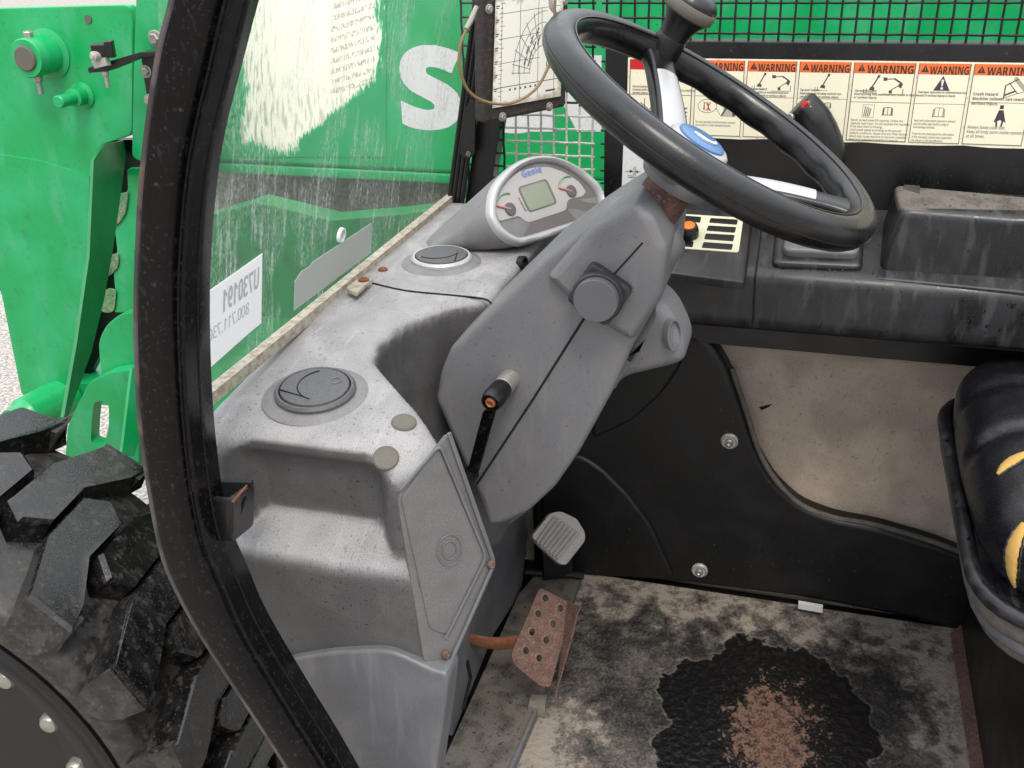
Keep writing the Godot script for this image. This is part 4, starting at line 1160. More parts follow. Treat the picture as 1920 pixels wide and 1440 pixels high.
	vent(t, Vector3(-0.4314, 0.652, 0.2719), 0.036, M.silver, Vector3(0.02, 1, 0.02), 2.6)

func plug_at(p: Vector3) -> Vector3:
	# slide onto the moulding straight down
	var q := p + Vector3(0, 0.05, 0)
	for i in 40: q.y -= console_sdf(q) * 0.8
	return q

func plug_n(p: Vector3) -> Vector3:
	var q := plug_at(p)
	var e := 0.004
	return Vector3(console_sdf(q + Vector3(e, 0, 0)) - console_sdf(q - Vector3(e, 0, 0)), console_sdf(q + Vector3(0, e, 0)) - console_sdf(q - Vector3(0, e, 0)), console_sdf(q + Vector3(0, 0, e)) - console_sdf(q - Vector3(0, 0, e))).normalized()

func vent(t: Node3D, at: Vector3, r: float, ring_mat: Material, n: Vector3, turn: float):
	at = plug_at(at)
	n = n.normalized()
	var f := frame(n, Vector3.FORWARD)
	var cone := MB.new()
	lathe(cone, at, n, [[r * 1.42, -0.006], [r * 1.38, 0.0008], [r * 1.18, 0.004], [r * 1.05, 0.005]], 40)
	put("vent_boss", cone, M.dash_top, t)
	var ring := MB.new()
	lathe(ring, at, n, [[r * 1.05, 0.0], [r * 1.05, 0.008], [r * 0.99, 0.0105], [r * 0.93, 0.0105], [r * 0.91, 0.007], [r * 0.91, 0.0]], 48)
	var v := put("air_vent", ring, ring_mat, t)
	var disc := MB.new()
	lathe(disc, at, n, [[r * 0.90, 0.0], [r * 0.90, 0.0095], [r * 0.87, 0.0115], [r * 0.3, 0.0125], [0.001, 0.0125]], 48)
	put("vent_disc", disc, M.vent_plastic, v)
	# the curved joint between the two flaps and the finger dimple
	for k in 2:
		var m := MB.new()
		var pts := []
		for a in 21:
			var w := Vector2.ZERO
			if k == 0: w = Vector2(0.30, -0.06) + Vector2(cos(deg_to_rad(95.0 + a * 6.5)), sin(deg_to_rad(95.0 + a * 6.5))) * 0.74
			else: w = Vector2(-0.86, 0.12).lerp(Vector2(-0.34, -0.44), a / 20.0)
			w = w.rotated(turn)
			if w.length() < 0.87: pts.append(at + n * 0.0122 + (f.x * w.x + f.y * w.y) * r)
		tube(m, pts, 0.0007, 5)
		put("flap_joint", m, M.gap, v)
	var dm := MB.new()
	var dp := []
	for a in 16: dp.append(at + n * 0.0122 + (f.x * (0.42 + 0.14 * cos(TAU * a / 16.0)) + f.y * (0.35 + 0.14 * sin(TAU * a / 16.0))) * r)
	tube(dm, dp, 0.0009, 5, true)
	put("finger_dimple", dm, M.dash_side, v)

func instrument_pod():
	var t := thing("instrument_pod", "rounded gauge pod with silver bezel, small grey display and two gauges", "instrument panel", Vector3(-0.35, 0.648, 0.2))
	var n := Vector3(0.75, 0.50, 0.43).normalized()
	var outer := curve([Vector3(-0.3835, 0.7051, 0.2298), Vector3(-0.3801, 0.6948, 0.2358), Vector3(-0.3714, 0.6804, 0.2374), Vector3(-0.3608, 0.6689, 0.2323), Vector3(-0.3493, 0.6601, 0.2225), Vector3(-0.341, 0.6574, 0.211), Vector3(-0.3137, 0.6563, 0.1647), Vector3(-0.281, 0.6636, 0.0993), Vector3(-0.273, 0.6703, 0.0775), Vector3(-0.2706, 0.6781, 0.0643), Vector3(-0.2751, 0.6897, 0.0586), Vector3(-0.2872, 0.7061, 0.0606), Vector3(-0.3096, 0.7271, 0.0753), Vector3(-0.3303, 0.7411, 0.0951), Vector3(-0.3454, 0.7471, 0.1146), Vector3(-0.3595, 0.7489, 0.1369), Vector3(-0.372, 0.7451, 0.1631), Vector3(-0.381, 0.7353, 0.1903), Vector3(-0.3852, 0.7221, 0.2129)], 4, true)
	outer = even(outer, 80)
	var inner := curve([Vector3(-0.3759, 0.7033, 0.2186), Vector3(-0.3708, 0.6894, 0.2258), Vector3(-0.3629, 0.6788, 0.2243), Vector3(-0.351, 0.6682, 0.2159), Vector3(-0.3427, 0.6659, 0.2041), Vector3(-0.3154, 0.6651, 0.1575), Vector3(-0.2814, 0.6656, 0.0975), Vector3(-0.2746, 0.6708, 0.0797), Vector3(-0.2751, 0.6795, 0.0704), Vector3(-0.2815, 0.6917, 0.0674), Vector3(-0.2929, 0.7048, 0.0721), Vector3(-0.3082, 0.7196, 0.0815), Vector3(-0.3251, 0.7325, 0.096), Vector3(-0.3405, 0.7395, 0.1147), Vector3(-0.3526, 0.7415, 0.1334), Vector3(-0.364, 0.7382, 0.1572), Vector3(-0.3721, 0.7296, 0.1813), Vector3(-0.3764, 0.7193, 0.2008)], 4, true)
	inner = even(inner, 80)
	# housing: the outline drawn back and down to the dash
	var rs := []
	var cen := Vector3.ZERO
	for q in outer: cen += q / outer.size()
	for k in 7:
		var f := k / 6.0
		var ring := PackedVector3Array()
		for q in outer:
			var p: Vector3 = q + (q - cen) * (0.02 if k > 0 else -0.01) - n * (0.004 if k > 0 else 0.0)
			var g: Vector3 = cen + (p - cen) * (1.0 - 0.22 * f) + Vector3(-0.105, -0.075, 0.012) * f
			g.y = maxf(g.y, lerpf(p.y, 0.640, f))
			ring.append(g)
		rs.append(ring)
	var hb := MB.new()
	hb.rings(rs)
	put("housing", hb, M.dash_top, t, 50.0)
	# bezel: a rounded ring between the two outlines
	var b := MB.new()
	var br := []
	var prof := [[0.0, -0.004], [0.0, 0.004], [0.2, 0.007], [0.5, 0.008], [0.8, 0.006], [1.0, 0.002], [1.0, -0.004]]
	for q in prof:
		var ring := PackedVector3Array()
		for i in outer.size(): ring.append(outer[i].lerp(inner[i], q[0]) + n * q[1])
		br.append(ring)
	br.append(br[0])
	b.rings(br, true, false, false)
	put("bezel", b, M.silver, t, 50.0)
	plate("dial_face", inner, n, 0.003, 0.0, M.pod_dark, t)
	plate("pale_dial_area", fil([Vector3(-0.3769, 0.7215, 0.2005), Vector3(-0.3713, 0.7302, 0.1806), Vector3(-0.3622, 0.737, 0.1569), Vector3(-0.3487, 0.7373, 0.1331), Vector3(-0.333, 0.7331, 0.1105), Vector3(-0.3179, 0.7235, 0.0952), Vector3(-0.2997, 0.7078, 0.0818), Vector3(-0.2904, 0.6948, 0.0807), Vector3(-0.2905, 0.6926, 0.0835), Vector3(-0.2926, 0.6899, 0.0903), Vector3(-0.3065, 0.6911, 0.113), Vector3(-0.3074, 0.6881, 0.1181), Vector3(-0.3066, 0.6813, 0.1247), Vector3(-0.3095, 0.6801, 0.131), Vector3(-0.3411, 0.6797, 0.1866), Vector3(-0.3455, 0.6828, 0.1908), Vector3(-0.3516, 0.6896, 0.1936), Vector3(-0.3546, 0.6901, 0.1981), Vector3(-0.3695, 0.6906, 0.2237), Vector3(-0.3747, 0.7021, 0.2192)], 0.004, 2), n, 0.0006, 0.0, M.pod_face, t)
	var disp := plate("display_frame", fil([Vector3(-0.3597, 0.721, 0.1724), Vector3(-0.333, 0.7218, 0.125), Vector3(-0.3164, 0.6908, 0.132), Vector3(-0.3429, 0.6901, 0.1791)], 0.006, 3), n, 0.001, 0.0004, M.lcd_frame, t)
	plate("display", fil([Vector3(-0.3571, 0.7191, 0.1715), Vector3(-0.3339, 0.7199, 0.1301), Vector3(-0.319, 0.6925, 0.1359), Vector3(-0.3421, 0.6919, 0.1768)], 0.005, 3), n, 0.0006, 0.0, M.lcd, disp)
	var un: Vector3 = ([Vector3(-0.3598, 0.7208, 0.1719), Vector3(-0.3332, 0.7216, 0.1245)])[1] - ([Vector3(-0.3598, 0.7208, 0.1719), Vector3(-0.3332, 0.7216, 0.1245)])[0]
	un = un.normalized()
	var vn := n.cross(un)
	words(t, "maker_lettering", "Genie", 0.0085, M.gauge_blue, Vector3(-0.3599, 0.7367, 0.1552), un, vn, 1.1, 700)
	for g in [[Vector3(-0.3614, 0.7001, 0.2004), 0.0], [Vector3(-0.3049, 0.6996, 0.1025), 0.0]]:
		var o: Vector3 = g[0]
		var dial := MB.new()
		lathe(dial, o, n, [[0.0085, -0.001], [0.0085, 0.001], [0.006, 0.0014]], 20)
		var dl := put("gauge", dial, M.needle_hub, t)
		var arcs := [[100.0, 170.0, M.gauge_green, 0.021], [172.0, 190.0, M.gauge_red, 0.021]]
		for a in arcs:
			var m := MB.new()
			var pts := []
			for i in 9:
				var an: float = deg_to_rad(lerpf(a[0], a[1], i / 8.0) - 35.0)
				pts.append(o + (un * cos(an) + vn * sin(an)) * a[3])
			tube(m, pts, 0.0013, 5)
			put("scale_arc", m, a[2], dl)
		var nd := MB.new()
		var dir := (un * cos(2.7) + vn * sin(2.7))
		tube(nd, [o + n * 0.0004, o + dir * 0.020 + n * 0.0004], [0.0016, 0.0014], 5)
		put("needle", nd, M.gauge_red, dl)
	var bars := [M.gauge_red, M.gauge_red, M.gauge_green, M.gauge_green, M.gauge_blue]
	var b0: Vector3 = Vector3(-0.3558, 0.7098, 0.1794)
	var b1: Vector3 = Vector3(-0.3457, 0.6928, 0.1816)
	for i in 5:
		var m := MB.new()
		tube(m, [b0.lerp(b1, i / 5.0), b0.lerp(b1, (i + 0.8) / 5.0)], 0.0011, 5)
		put("scale_bar", m, bars[i], t)
	var key := MB.new()
	lathe(key, Vector3(-0.335, 0.6442, 0.2417), Vector3(1, 0.2, 0.3), [[0.009, -0.004], [0.009, 0.003], [0.006, 0.004], [0.005, 0.0]], 18)
	put("blank_button", key, M.rubber_black, t)

var WC := Vector3(-0.096, 0.855, 0.394)
var WN := Vector3(0.515, 0.857, 0.0).normalized()

func column():
	var t := thing("steering_column", "grey plastic steering column cover with a seam, round knob and tilt lever", "steering column", Vector3(-0.33, 0.35, 0.394))
	# the side face of the shroud in its own plane
	var body := fil([Vector3(-0.3801, 0.5511, 0.455), Vector3(-0.3721, 0.5864, 0.455), Vector3(-0.3591, 0.6167, 0.455), Vector3(-0.2564, 0.7235, 0.455), Vector3(-0.2068, 0.764, 0.455), Vector3(-0.1599, 0.7949, 0.455), Vector3(-0.1364, 0.7708, 0.455), Vector3(-0.1316, 0.6943, 0.455), Vector3(-0.1602, 0.6344, 0.455), Vector3(-0.1773, 0.5871, 0.455), Vector3(-0.2146, 0.5057, 0.455), Vector3(-0.2423, 0.4569, 0.455), Vector3(-0.2743, 0.4184, 0.455), Vector3(-0.3072, 0.3962, 0.455), Vector3(-0.3238, 0.3913, 0.455), Vector3(-0.3351, 0.4324, 0.455)], 0.007, 4)
	plate("lower_shroud", body, Vector3.BACK, 0.122, 0.008, M.shroud, t, [], 4)
	var head := fil([Vector3(-0.2465, 0.7117, 0.468), Vector3(-0.2039, 0.7644, 0.468), Vector3(-0.1596, 0.7954, 0.468), Vector3(-0.1409, 0.7818, 0.468), Vector3(-0.1255, 0.75, 0.468), Vector3(-0.1288, 0.6994, 0.468), Vector3(-0.1571, 0.6487, 0.468), Vector3(-0.1704, 0.6557, 0.468), Vector3(-0.2079, 0.6745, 0.468)], 0.006, 4)
	plate("upper_shroud", head, Vector3.BACK, 0.148, 0.011, M.shroud, t, [], 3)
	# rear pod on the far side
	plate("side_pod", fil([Vector3(-0.1466, 0.6721, 0.4), Vector3(-0.1273, 0.6555, 0.4), Vector3(-0.1111, 0.6213, 0.4), Vector3(-0.1108, 0.6012, 0.4), Vector3(-0.1225, 0.5937, 0.4), Vector3(-0.1771, 0.5736, 0.4), Vector3(-0.1935, 0.5499, 0.4), Vector3(-0.171, 0.6206, 0.4)], 0.012, 4), Vector3.BACK, 0.06, 0.014, M.shroud, t, [], 4)
	var hole := MB.new()
	lathe(hole, Vector3(-0.1229, 0.633, 0.401), Vector3(0.8, 0.1, 0.6), [[0.0105, -0.006], [0.0105, 0.0006], [0.0092, 0.0006], [0.009, -0.003], [0.001, -0.003]], 24, 1.7)
	put("pod_socket", hole, M.shroud, t)
	# seam between the two halves
	var s1 := MB.new()
	tube(s1, [Vector3(-0.2074, 0.6694, 0.4552), Vector3(-0.265, 0.5671, 0.4552), Vector3(-0.3349, 0.4485, 0.4552)], 0.0013, 6)
	put("seam", s1, M.gap, t)
	var s2 := MB.new()
	tube(s2, [Vector3(-0.1488, 0.7555, 0.4682), Vector3(-0.1789, 0.7179, 0.4682)], 0.0009, 6)
	put("seam", s2, M.gap, t)
	# collar and rusty tube below the wheel
	var base := WC - WN * 0.124
	var m := MB.new()
	lathe(m, base, WN, [[0.050, -0.02], [0.048, 0.004], [0.040, 0.010], [0.034, 0.016], [0.030, 0.016], [0.028, 0.0]], 36)
	put("collar", m, M.shroud, t, 50.0)
	var sh := MB.new()
	lathe(sh, base, WN, [[0.0255, -0.02], [0.0255, 0.06]], 32)
	put("steering_shaft", sh, M.rust, t)
	# round rotary knob on its square seat
	var k: Vector3 = Vector3(-0.1895, 0.7013, 0.468)
	var kb := MB.new()
	var kf := Basis(Vector3.BACK, deg_to_rad(-32))
	var sq := []
	for q in [[-1, -1], [1, -1], [1, 1], [-1, 1]]: sq.append(k + kf * Vector3(q[0] * 0.025, q[1] * 0.025, 0.010))
	slab(kb, fil(sq, 0.008, 4), Vector3.BACK, 0.014, 0.003)
	var knob := put("rotary_knob", kb, M.knob_black, t)
	var kr := MB.new()
	lathe(kr, k + Vector3(0, 0, 0.008), Vector3.BACK, [[0.0260, 0.0], [0.0260, 0.008], [0.0245, 0.010], [0.0235, 0.010]], 40)
	put("knob_ring", kr, M.knob_black, knob)
	var kt := MB.new()
	lathe(kt, k + Vector3(0, 0, 0.008), Vector3.BACK, [[0.0225, 0.0], [0.0225, 0.016], [0.0215, 0.018], [0.019, 0.0182], [0.001, 0.0182]], 40)
	put("knob_cap", kt, M.knob_top, knob)
	# tilt lever: arm, grip, bolt
	var a: Vector3 = Vector3(-0.3398, 0.4638, 0.458)
	var g0: Vector3 = Vector3(-0.2919, 0.5877, 0.456)
	var g1: Vector3 = Vector3(-0.2997, 0.5802, 0.5)
	var gd := (g1 - g0).normalized()
	var m1 := MB.new()
	lathe(m1, g0 - gd * 0.004, gd, [[0.0115, 0.0], [0.0115, 0.018], [0.010, 0.02]], 24)
	var lv := put("lever_socket", m1, M.zinc, t)
	var m2 := MB.new()
	lathe(m2, g0, gd, [[0.0092, 0.010], [0.0115, 0.018], [0.0125, 0.035], [0.0118, (g1 - g0).length() - 0.004], [0.0105, (g1 - g0).length()], [0.0085, (g1 - g0).length()], [0.008, (g1 - g0).length() - 0.003]], 24)
	put("lever_grip", m2, M.rubber_black, lv)
	var m3 := MB.new()
	lathe(m3, g1, gd, [[0.0058, -0.004], [0.0058, 0.0005], [0.004, 0.0015], [0.003, 0.0002]], 16)
	put("grip_bolt", m3, M.copper, lv)
	plate("lever_arm", fil([Vector3(-0.3111, 0.5662, 0.49), Vector3(-0.2968, 0.5666, 0.49), Vector3(-0.3208, 0.4839, 0.49), Vector3(-0.3338, 0.4848, 0.49)], 0.006, 4), Vector3.BACK, 0.004, 0.001, M.post_paint, lv)
	var m4 := MB.new()
	lathe(m4, Vector3(-0.3405, 0.4625, 0.456), Vector3.BACK, [[0.009, -0.004], [0.009, 0.034], [0.007, 0.037]], 18)
	put("pivot", m4, M.rubber_black, lv)
	# boxed foot of the column with its dusty ledge
	var f := thing("column_foot", "dark boxed foot below the steering column with a dusty top", "housing", Vector3(-0.35, 0, 0.4))
	plate("foot_side", [Vector3(-0.402, 0.1967, 0.1986), Vector3(-0.402, 0.1276, 0.0278), Vector3(-0.402, 0.0784, 0.0183), Vector3(-0.402, -0.0114, 0.0665), Vector3(-0.402, 0.0256, 0.225), Vector3(-0.402, 0.0045, 0.4172), Vector3(-0.402, 0.1337, 0.4222)], Vector3.RIGHT, 0.05, 0.003, M.dash_side, f)
	plate("dusty_ledge", [Vector3(-0.4048, 0.1932, 0.1956), Vector3(-0.3811, 0.1754, 0.0993), Vector3(-0.3787, 0.1737, 0.029), Vector3(-0.4013, 0.1906, 0.0284), Vector3(-0.4432, 0.222, 0.124), Vector3(-0.4247, 0.2082, 0.197)], Vector3(0.6, 0.8, 0), 0.004, 0.001, M.dusty, f)
	var gp := MB.new()
	tube(gp, [Vector3(-0.4005, 0.0808, 0.3491), Vector3(-0.4005, 0.0434, 0.3401), Vector3(-0.4005, 0.0174, 0.3778)], 0.003, 6)
	put("gap", gp, M.gap, f)

func steering_wheel():
	var t := thing("steering_wheel", "black three-spoke steering wheel with a spinner knob and blue centre badge", "steering wheel", WC)
	var U := Vector3(WN.y, -WN.x, 0.0)
	var V := Vector3(0, 0, 1)
	var R := 0.170
	var at := func(deg: float, r: float, h: float) -> Vector3: return WC + (U * cos(deg_to_rad(deg)) + V * sin(deg_to_rad(deg))) * r + WN * h
	# rim: oval section with finger waves on the underside
	var rs := []
	var N := 180
	for i in N + 1:
		var deg := 360.0 * (i % N) / N
		var rad := (U * cos(deg_to_rad(deg)) + V * sin(deg_to_rad(deg)))
		var ring := PackedVector3Array()
		for k in 20:
			var a := TAU * k / 20.0
			var wave := 0.0
			if sin(a) < 0.1 and cos(a) < 0.6 and absf(wrapf(deg + 62.0, -180, 180)) < 50.0: wave = 0.0009 * sin(deg_to_rad(deg) * 22.0)
			var w := 0.0158 + wave
			var h := 0.0172 + wave
			if sin(a) > 0.55 and absf(cos(a)) < 0.8: h -= 0.0008
			ring.append(WC + rad * (R + cos(a) * w) + WN * sin(a) * h)
		rs.append(ring)
	var mb := MB.new()
	mb.rings(rs, true, false, false)
	put("rim", mb, M.rim_grip, t, 60.0)
	# parting line moulded round the rim
	for q in [[R - 0.0085, 0.0146], [R + 0.0158, -0.002]]:
		var pm := MB.new()
		var pts := []
		for i in 120: pts.append(at.call(i * 3.0, q[0], q[1]))
		tube(pm, pts, 0.0009, 5, true)
		put("parting_line", pm, M.rim_grip, t)
	# dished hub
	var hub := MB.new()
	lathe(hub, WC, WN, [[0.028, -0.072], [0.035, -0.070], [0.039, -0.062], [0.042, -0.048], [0.036, -0.040], [0.001, -0.038]], 40)
	put("hub", hub, M.shroud, t, 45.0)
	var hs := MB.new()
	lathe(hs, WC, WN, [[0.030, -0.045], [0.034, -0.030], [0.0325, -0.022], [0.029, -0.019], [0.001, -0.0185]], 36)
	put("hub_cap", hs, M.silver, t)
	var em := MB.new()
	lathe(em, WC, WN, [[0.0255, -0.020], [0.0255, -0.0172], [0.022, -0.0155], [0.001, -0.0145]], 36)
	var badge := put("centre_badge", em, M.blue_emblem, t)
	var sw := MB.new()
	tube(sw, curve([at.call(150.0, 0.012, -0.0142), at.call(80.0, 0.010, -0.0140), at.call(10.0, 0.013, -0.0142), at.call(-30.0, 0.014, -0.0145)], 4), [0.001, 0.0016, 0.002, 0.0022, 0.0022, 0.002, 0.002, 0.002, 0.0018, 0.0016, 0.0012, 0.0008, 0.0006], 6)
	put("badge_mark", sw, M.white_worn, badge)
	for deg in [-123.0, -5.0, 116.0]:
		var path := curve([at.call(deg, 0.018, -0.058), at.call(deg, 0.045, -0.044), at.call(deg, 0.085, -0.026), at.call(deg, 0.125, -0.012), at.call(deg, R - 0.008, -0.001)], 5)
		var mb2 := MB.new()
		var tang := WN.cross((path[path.size() - 1] - path[0]).normalized()).normalized()
		var wv := []
		var rings := []
		for i in path.size():
			var f := float(i) / (path.size() - 1)
			var w := lerpf(0.0225, 0.0165, f) + 0.006 * pow(maxf(f - 0.8, 0.0) / 0.2, 2.0)
			var d: Vector3 = (path[mini(i + 1, path.size() - 1)] - path[maxi(i - 1, 0)]).normalized()
			var upv := d.cross(tang).normalized()
			if upv.dot(WN) < 0.0: upv = -upv
			var ring := PackedVector3Array()
			for k in 16:
				var a := TAU * k / 16.0
				var cx := signf(cos(a)) * pow(absf(cos(a)), 0.6); var sy := signf(sin(a)) * pow(absf(sin(a)), 0.7)
				ring.append(path[i] + tang * cx * w + upv * (sy * (0.0085 if sy > 0 else 0.013)))
			rings.append(ring)
		mb2.rings(rings)
		var sp := put("spoke", mb2, M.shroud if deg > 0.0 else M.rim_grip, t, 50.0)
		# silver insert along the top of the spoke
		var ins := MB.new()
		var ir := []
		for i in range(3, path.size() - 5):
			var f := float(i) / (path.size() - 1)
			var d: Vector3 = (path[mini(i + 1, path.size() - 1)] - path[maxi(i - 1, 0)]).normalized()
			var upv := d.cross(tang).normalized()
			if upv.dot(WN) < 0.0: upv = -upv
			var w := lerpf(0.0205, 0.015, f)
			var ring := PackedVector3Array()
			for k in 12:
				var a := PI * k / 11.0
				ring.append(path[i] + tang * cos(a) * w + upv * (0.0025 + sin(a) * 0.0082))
			ir.append(ring)
		ins.rings(ir)
		put("silver_insert", ins, M.silver, sp, 50.0)
	# spinner knob
	var kdeg := -121.0
	var kp: Vector3 = at.call(kdeg, R - 0.006, 0.0)
	var nk := MB.new()
	lathe(nk, kp, WN, [[0.0180, -0.010], [0.0180, 0.010], [0.0170, 0.020], [0.0165, 0.022]], 28)
	var kn := put("spinner_knob", nk, M.rim_grip, t)
	var ks := MB.new()
	lathe(ks, kp, WN, [[0.0165, 0.020], [0.0165, 0.026], [0.0180, 0.034], [0.0215, 0.042], [0.0260, 0.048]], 32)
	put("knob_stem", ks, M.rubber_black, kn, 60.0)
	var kr := MB.new()
	lathe(kr, kp, WN, [[0.0250, 0.0475], [0.0290, 0.050], [0.0298, 0.056], [0.0290, 0.061], [0.027, 0.062]], 36)
	put("knob_band", kr, M.plug, kn, 60.0)
	var kt := MB.new()
	lathe(kt, kp, WN, [[0.0280, 0.061], [0.0276, 0.065], [0.023, 0.071], [0.014, 0.0745], [0.001, 0.0755]], 36)
	put("knob_top", kt, M.rim_grip, kn, 60.0)

func chart_board():
	var n := Vector3(0.82, 0.0, 0.57).normalized()
	var t := thing("chart_board", "load chart sheet in a worn black frame hanging beside the front pillar", "chart frame", Vector3(-0.41, 0.79, 0.13))
	var fr := [Vector3(-0.4158, 0.7914, 0.1312), Vector3(-0.3336, 0.7928, 0.0129), Vector3(-0.3303, 0.9466, 0.0082), Vector3(-0.4118, 0.9459, 0.1254)]
	plate("frame", fil(fr, 0.006, 3), n, 0.017, 0.003, M.chart_frame, t)
	var W := 300; var H := 400
	var im := Image.create(W, H, false, Image.FORMAT_RGB8)
	im.fill(Color(0.88, 0.87, 0.83))
	var k := Color(0.30, 0.29, 0.29)
	for q in [60, 150, 240, 330]: line(im, Vector2(20, q), Vector2(200 if q > 100 else 290, q), 2, k)
	line(im, Vector2(20, 330), Vector2(290, 330), 3, k)
	for q in [30, 110, 190, 262]: line(im, Vector2(q, 20), Vector2(q + 6, 385), 2, k)
	for i in 22: line(im, Vector2(24, 24 + i * 16), Vector2(34 if i % 5 else 42, 24 + i * 16), 2, k)
	for r in [60, 84, 108, 132]:
		var p := Vector2.ZERO
		for a in 40:
			var an := deg_to_rad(85.0 + 92.0 * a / 39.0)
			var q := Vector2(218 + cos(an) * r * 1.0, 300 - sin(an) * r * 1.72)
			if a > 0: line(im, p, q, 2, k)
			p = q
	for a in [95, 110, 125, 140, 155, 168, 176]:
		var d := Vector2(cos(deg_to_rad(a)), -sin(deg_to_rad(a)) * 1.72)
		line(im, Vector2(218, 300) + d * 60, Vector2(218, 300) + d * 138, 2, k)
	for a in [112, 130, 148, 164]:
		var d := Vector2(cos(deg_to_rad(a)), -sin(deg_to_rad(a)) * 1.72)
		for s in 2: line(im, Vector2(218, 300) + d * (70 + s * 18), Vector2(218, 300) + d * (70 + s * 18) + Vector2(10, -26), 4, Color(0.22, 0.21, 0.22))
	for q in [[250, 268, 18, 3], [250, 268, 11, 3], [250, 268, 5, 4]]:
		var p := Vector2.ZERO
		for a in 25:
			var e := Vector2(q[0] + cos(TAU * a / 24.0) * q[2], q[1] + sin(TAU * a / 24.0) * q[2])
			if a > 0: line(im, p, e, q[3], k)
			p = e
	line(im, Vector2(250, 250), Vector2(282, 190), 4, k); line(im, Vector2(282, 190), Vector2(296, 180), 4, k)
	for i in 7: im.fill_rect(Rect2i(4, 28 + i * 50, 15, 5), k); im.fill_rect(Rect2i(4, 36 + i * 50, 12, 4), k)
	for i in 6: im.fill_rect(Rect2i(70 + i * 22, 338, 8, 8), k)
	im.fill_rect(Rect2i(230, 366, 44, 7), k)
	# grime along the edges of the sheet
	var gn := noise(41, 0.02, 4)
	for j in H:
		for i in W:
			var e := minf(minf(i, W - i) * 1.2, minf(j, H - j)) / 40.0
			var g := clampf((0.55 - e + gn.get_noise_2d(i, j) * 0.9) * 0.8, 0, 0.6)
			if g > 0: im.set_pixel(i, j, im.get_pixel(i, j).lerp(Color(0.50, 0.44, 0.36), g))
	var sheet := MB.new()
	var off := n * 0.0012
	var c4 := [Vector3(-0.4069, 0.8093, 0.1201), Vector3(-0.3393, 0.8089, 0.0229), Vector3(-0.3354, 0.9461, 0.0172), Vector3(-0.4004, 0.9432, 0.1108)]
	sheet.quad_uv(c4[0] + off, c4[1] + off, c4[2] + off, c4[3] + off)
	put("chart_sheet", sheet, printed(im, 0.45), t, 40, false)
	for at in [Vector3(-0.4065, 0.9308, 0.1177), Vector3(-0.3347, 0.93, 0.0145), Vector3(-0.3975, 0.7955, 0.1048), Vector3(-0.3508, 0.7971, 0.0376)]:
		bolt(t, "bolt", at, n, 0.0042, M.zinc, true)
	# steel cable looped across the front
	var cb := MB.new()
	tube(cb, curve([Vector3(-0.4031, 0.9301, 0.186), Vector3(-0.4104, 0.9162, 0.1965), Vector3(-0.4164, 0.8991, 0.2051), Vector3(-0.418, 0.8779, 0.2075), Vector3(-0.4155, 0.8587, 0.2039), Vector3(-0.4105, 0.8437, 0.1967), Vector3(-0.4015, 0.832, 0.1837), Vector3(-0.3897, 0.8246, 0.1668), Vector3(-0.3751, 0.821, 0.1458), Vector3(-0.36, 0.8253, 0.1241), Vector3(-0.3471, 0.837, 0.1055), Vector3(-0.3376, 0.8583, 0.0918), Vector3(-0.3333, 0.8772, 0.0856), Vector3(-0.3306, 0.8995, 0.0817), Vector3(-0.3309, 0.9252, 0.0822), Vector3(-0.3297, 0.9503, 0.0804)], 5), 0.0019, 8)
	put("cable", cb, M.cable, t)
	var sl := MB.new()
	tube(sl, [Vector3(-0.401, 0.9406, 0.183), Vector3(-0.4069, 0.9247, 0.1915), Vector3(-0.4108, 0.9169, 0.1971)], [0.003, 0.0034, 0.003], 8)
	put("cable_sleeve", sl, M.zinc, t)
	var cl := MB.new()
	tube(cl, curve([Vector3(-0.3394, 0.9405, 0.07), Vector3(-0.3384, 0.9276, 0.0686), Vector3(-0.3344, 0.9206, 0.0628), Vector3(-0.3323, 0.9138, 0.0598)], 3), 0.003, 8)
	put("cable_clip", cl, M.alloy, t)

func book(im: Image, c: Vector2, s: float, k: Color):
	for o in 3:
		var d := o * s * 0.09
		for q in [[-1, -0.55, -1, 0.55], [1, -0.55, 1, 0.55]]:
			line(im, c + Vector2(q[0] * (s * 0.55 + d), q[1] * s + d), c + Vector2(q[2] * (s * 0.55 + d * 1.3), q[3] * s + d), 3, k)
	line(im, c + Vector2(-s * 0.55, -s * 0.55), c + Vector2(-s * 0.06, -s * 0.62), 3, k); line(im, c + Vector2(-s * 0.06, -s * 0.62), c + Vector2(0, -s * 0.5), 3, k)
	line(im, c + Vector2(s * 0.55, -s * 0.55), c + Vector2(s * 0.06, -s * 0.62), 3, k); line(im, c + Vector2(s * 0.06, -s * 0.62), c + Vector2(0, -s * 0.5), 3, k)
	line(im, c + Vector2(0, -s * 0.5), c + Vector2(0, s * 0.5), 3, k)
	line(im, c + Vector2(-s * 0.75, s * 0.62), c + Vector2(s * 0.75, s * 0.62), 4, k)

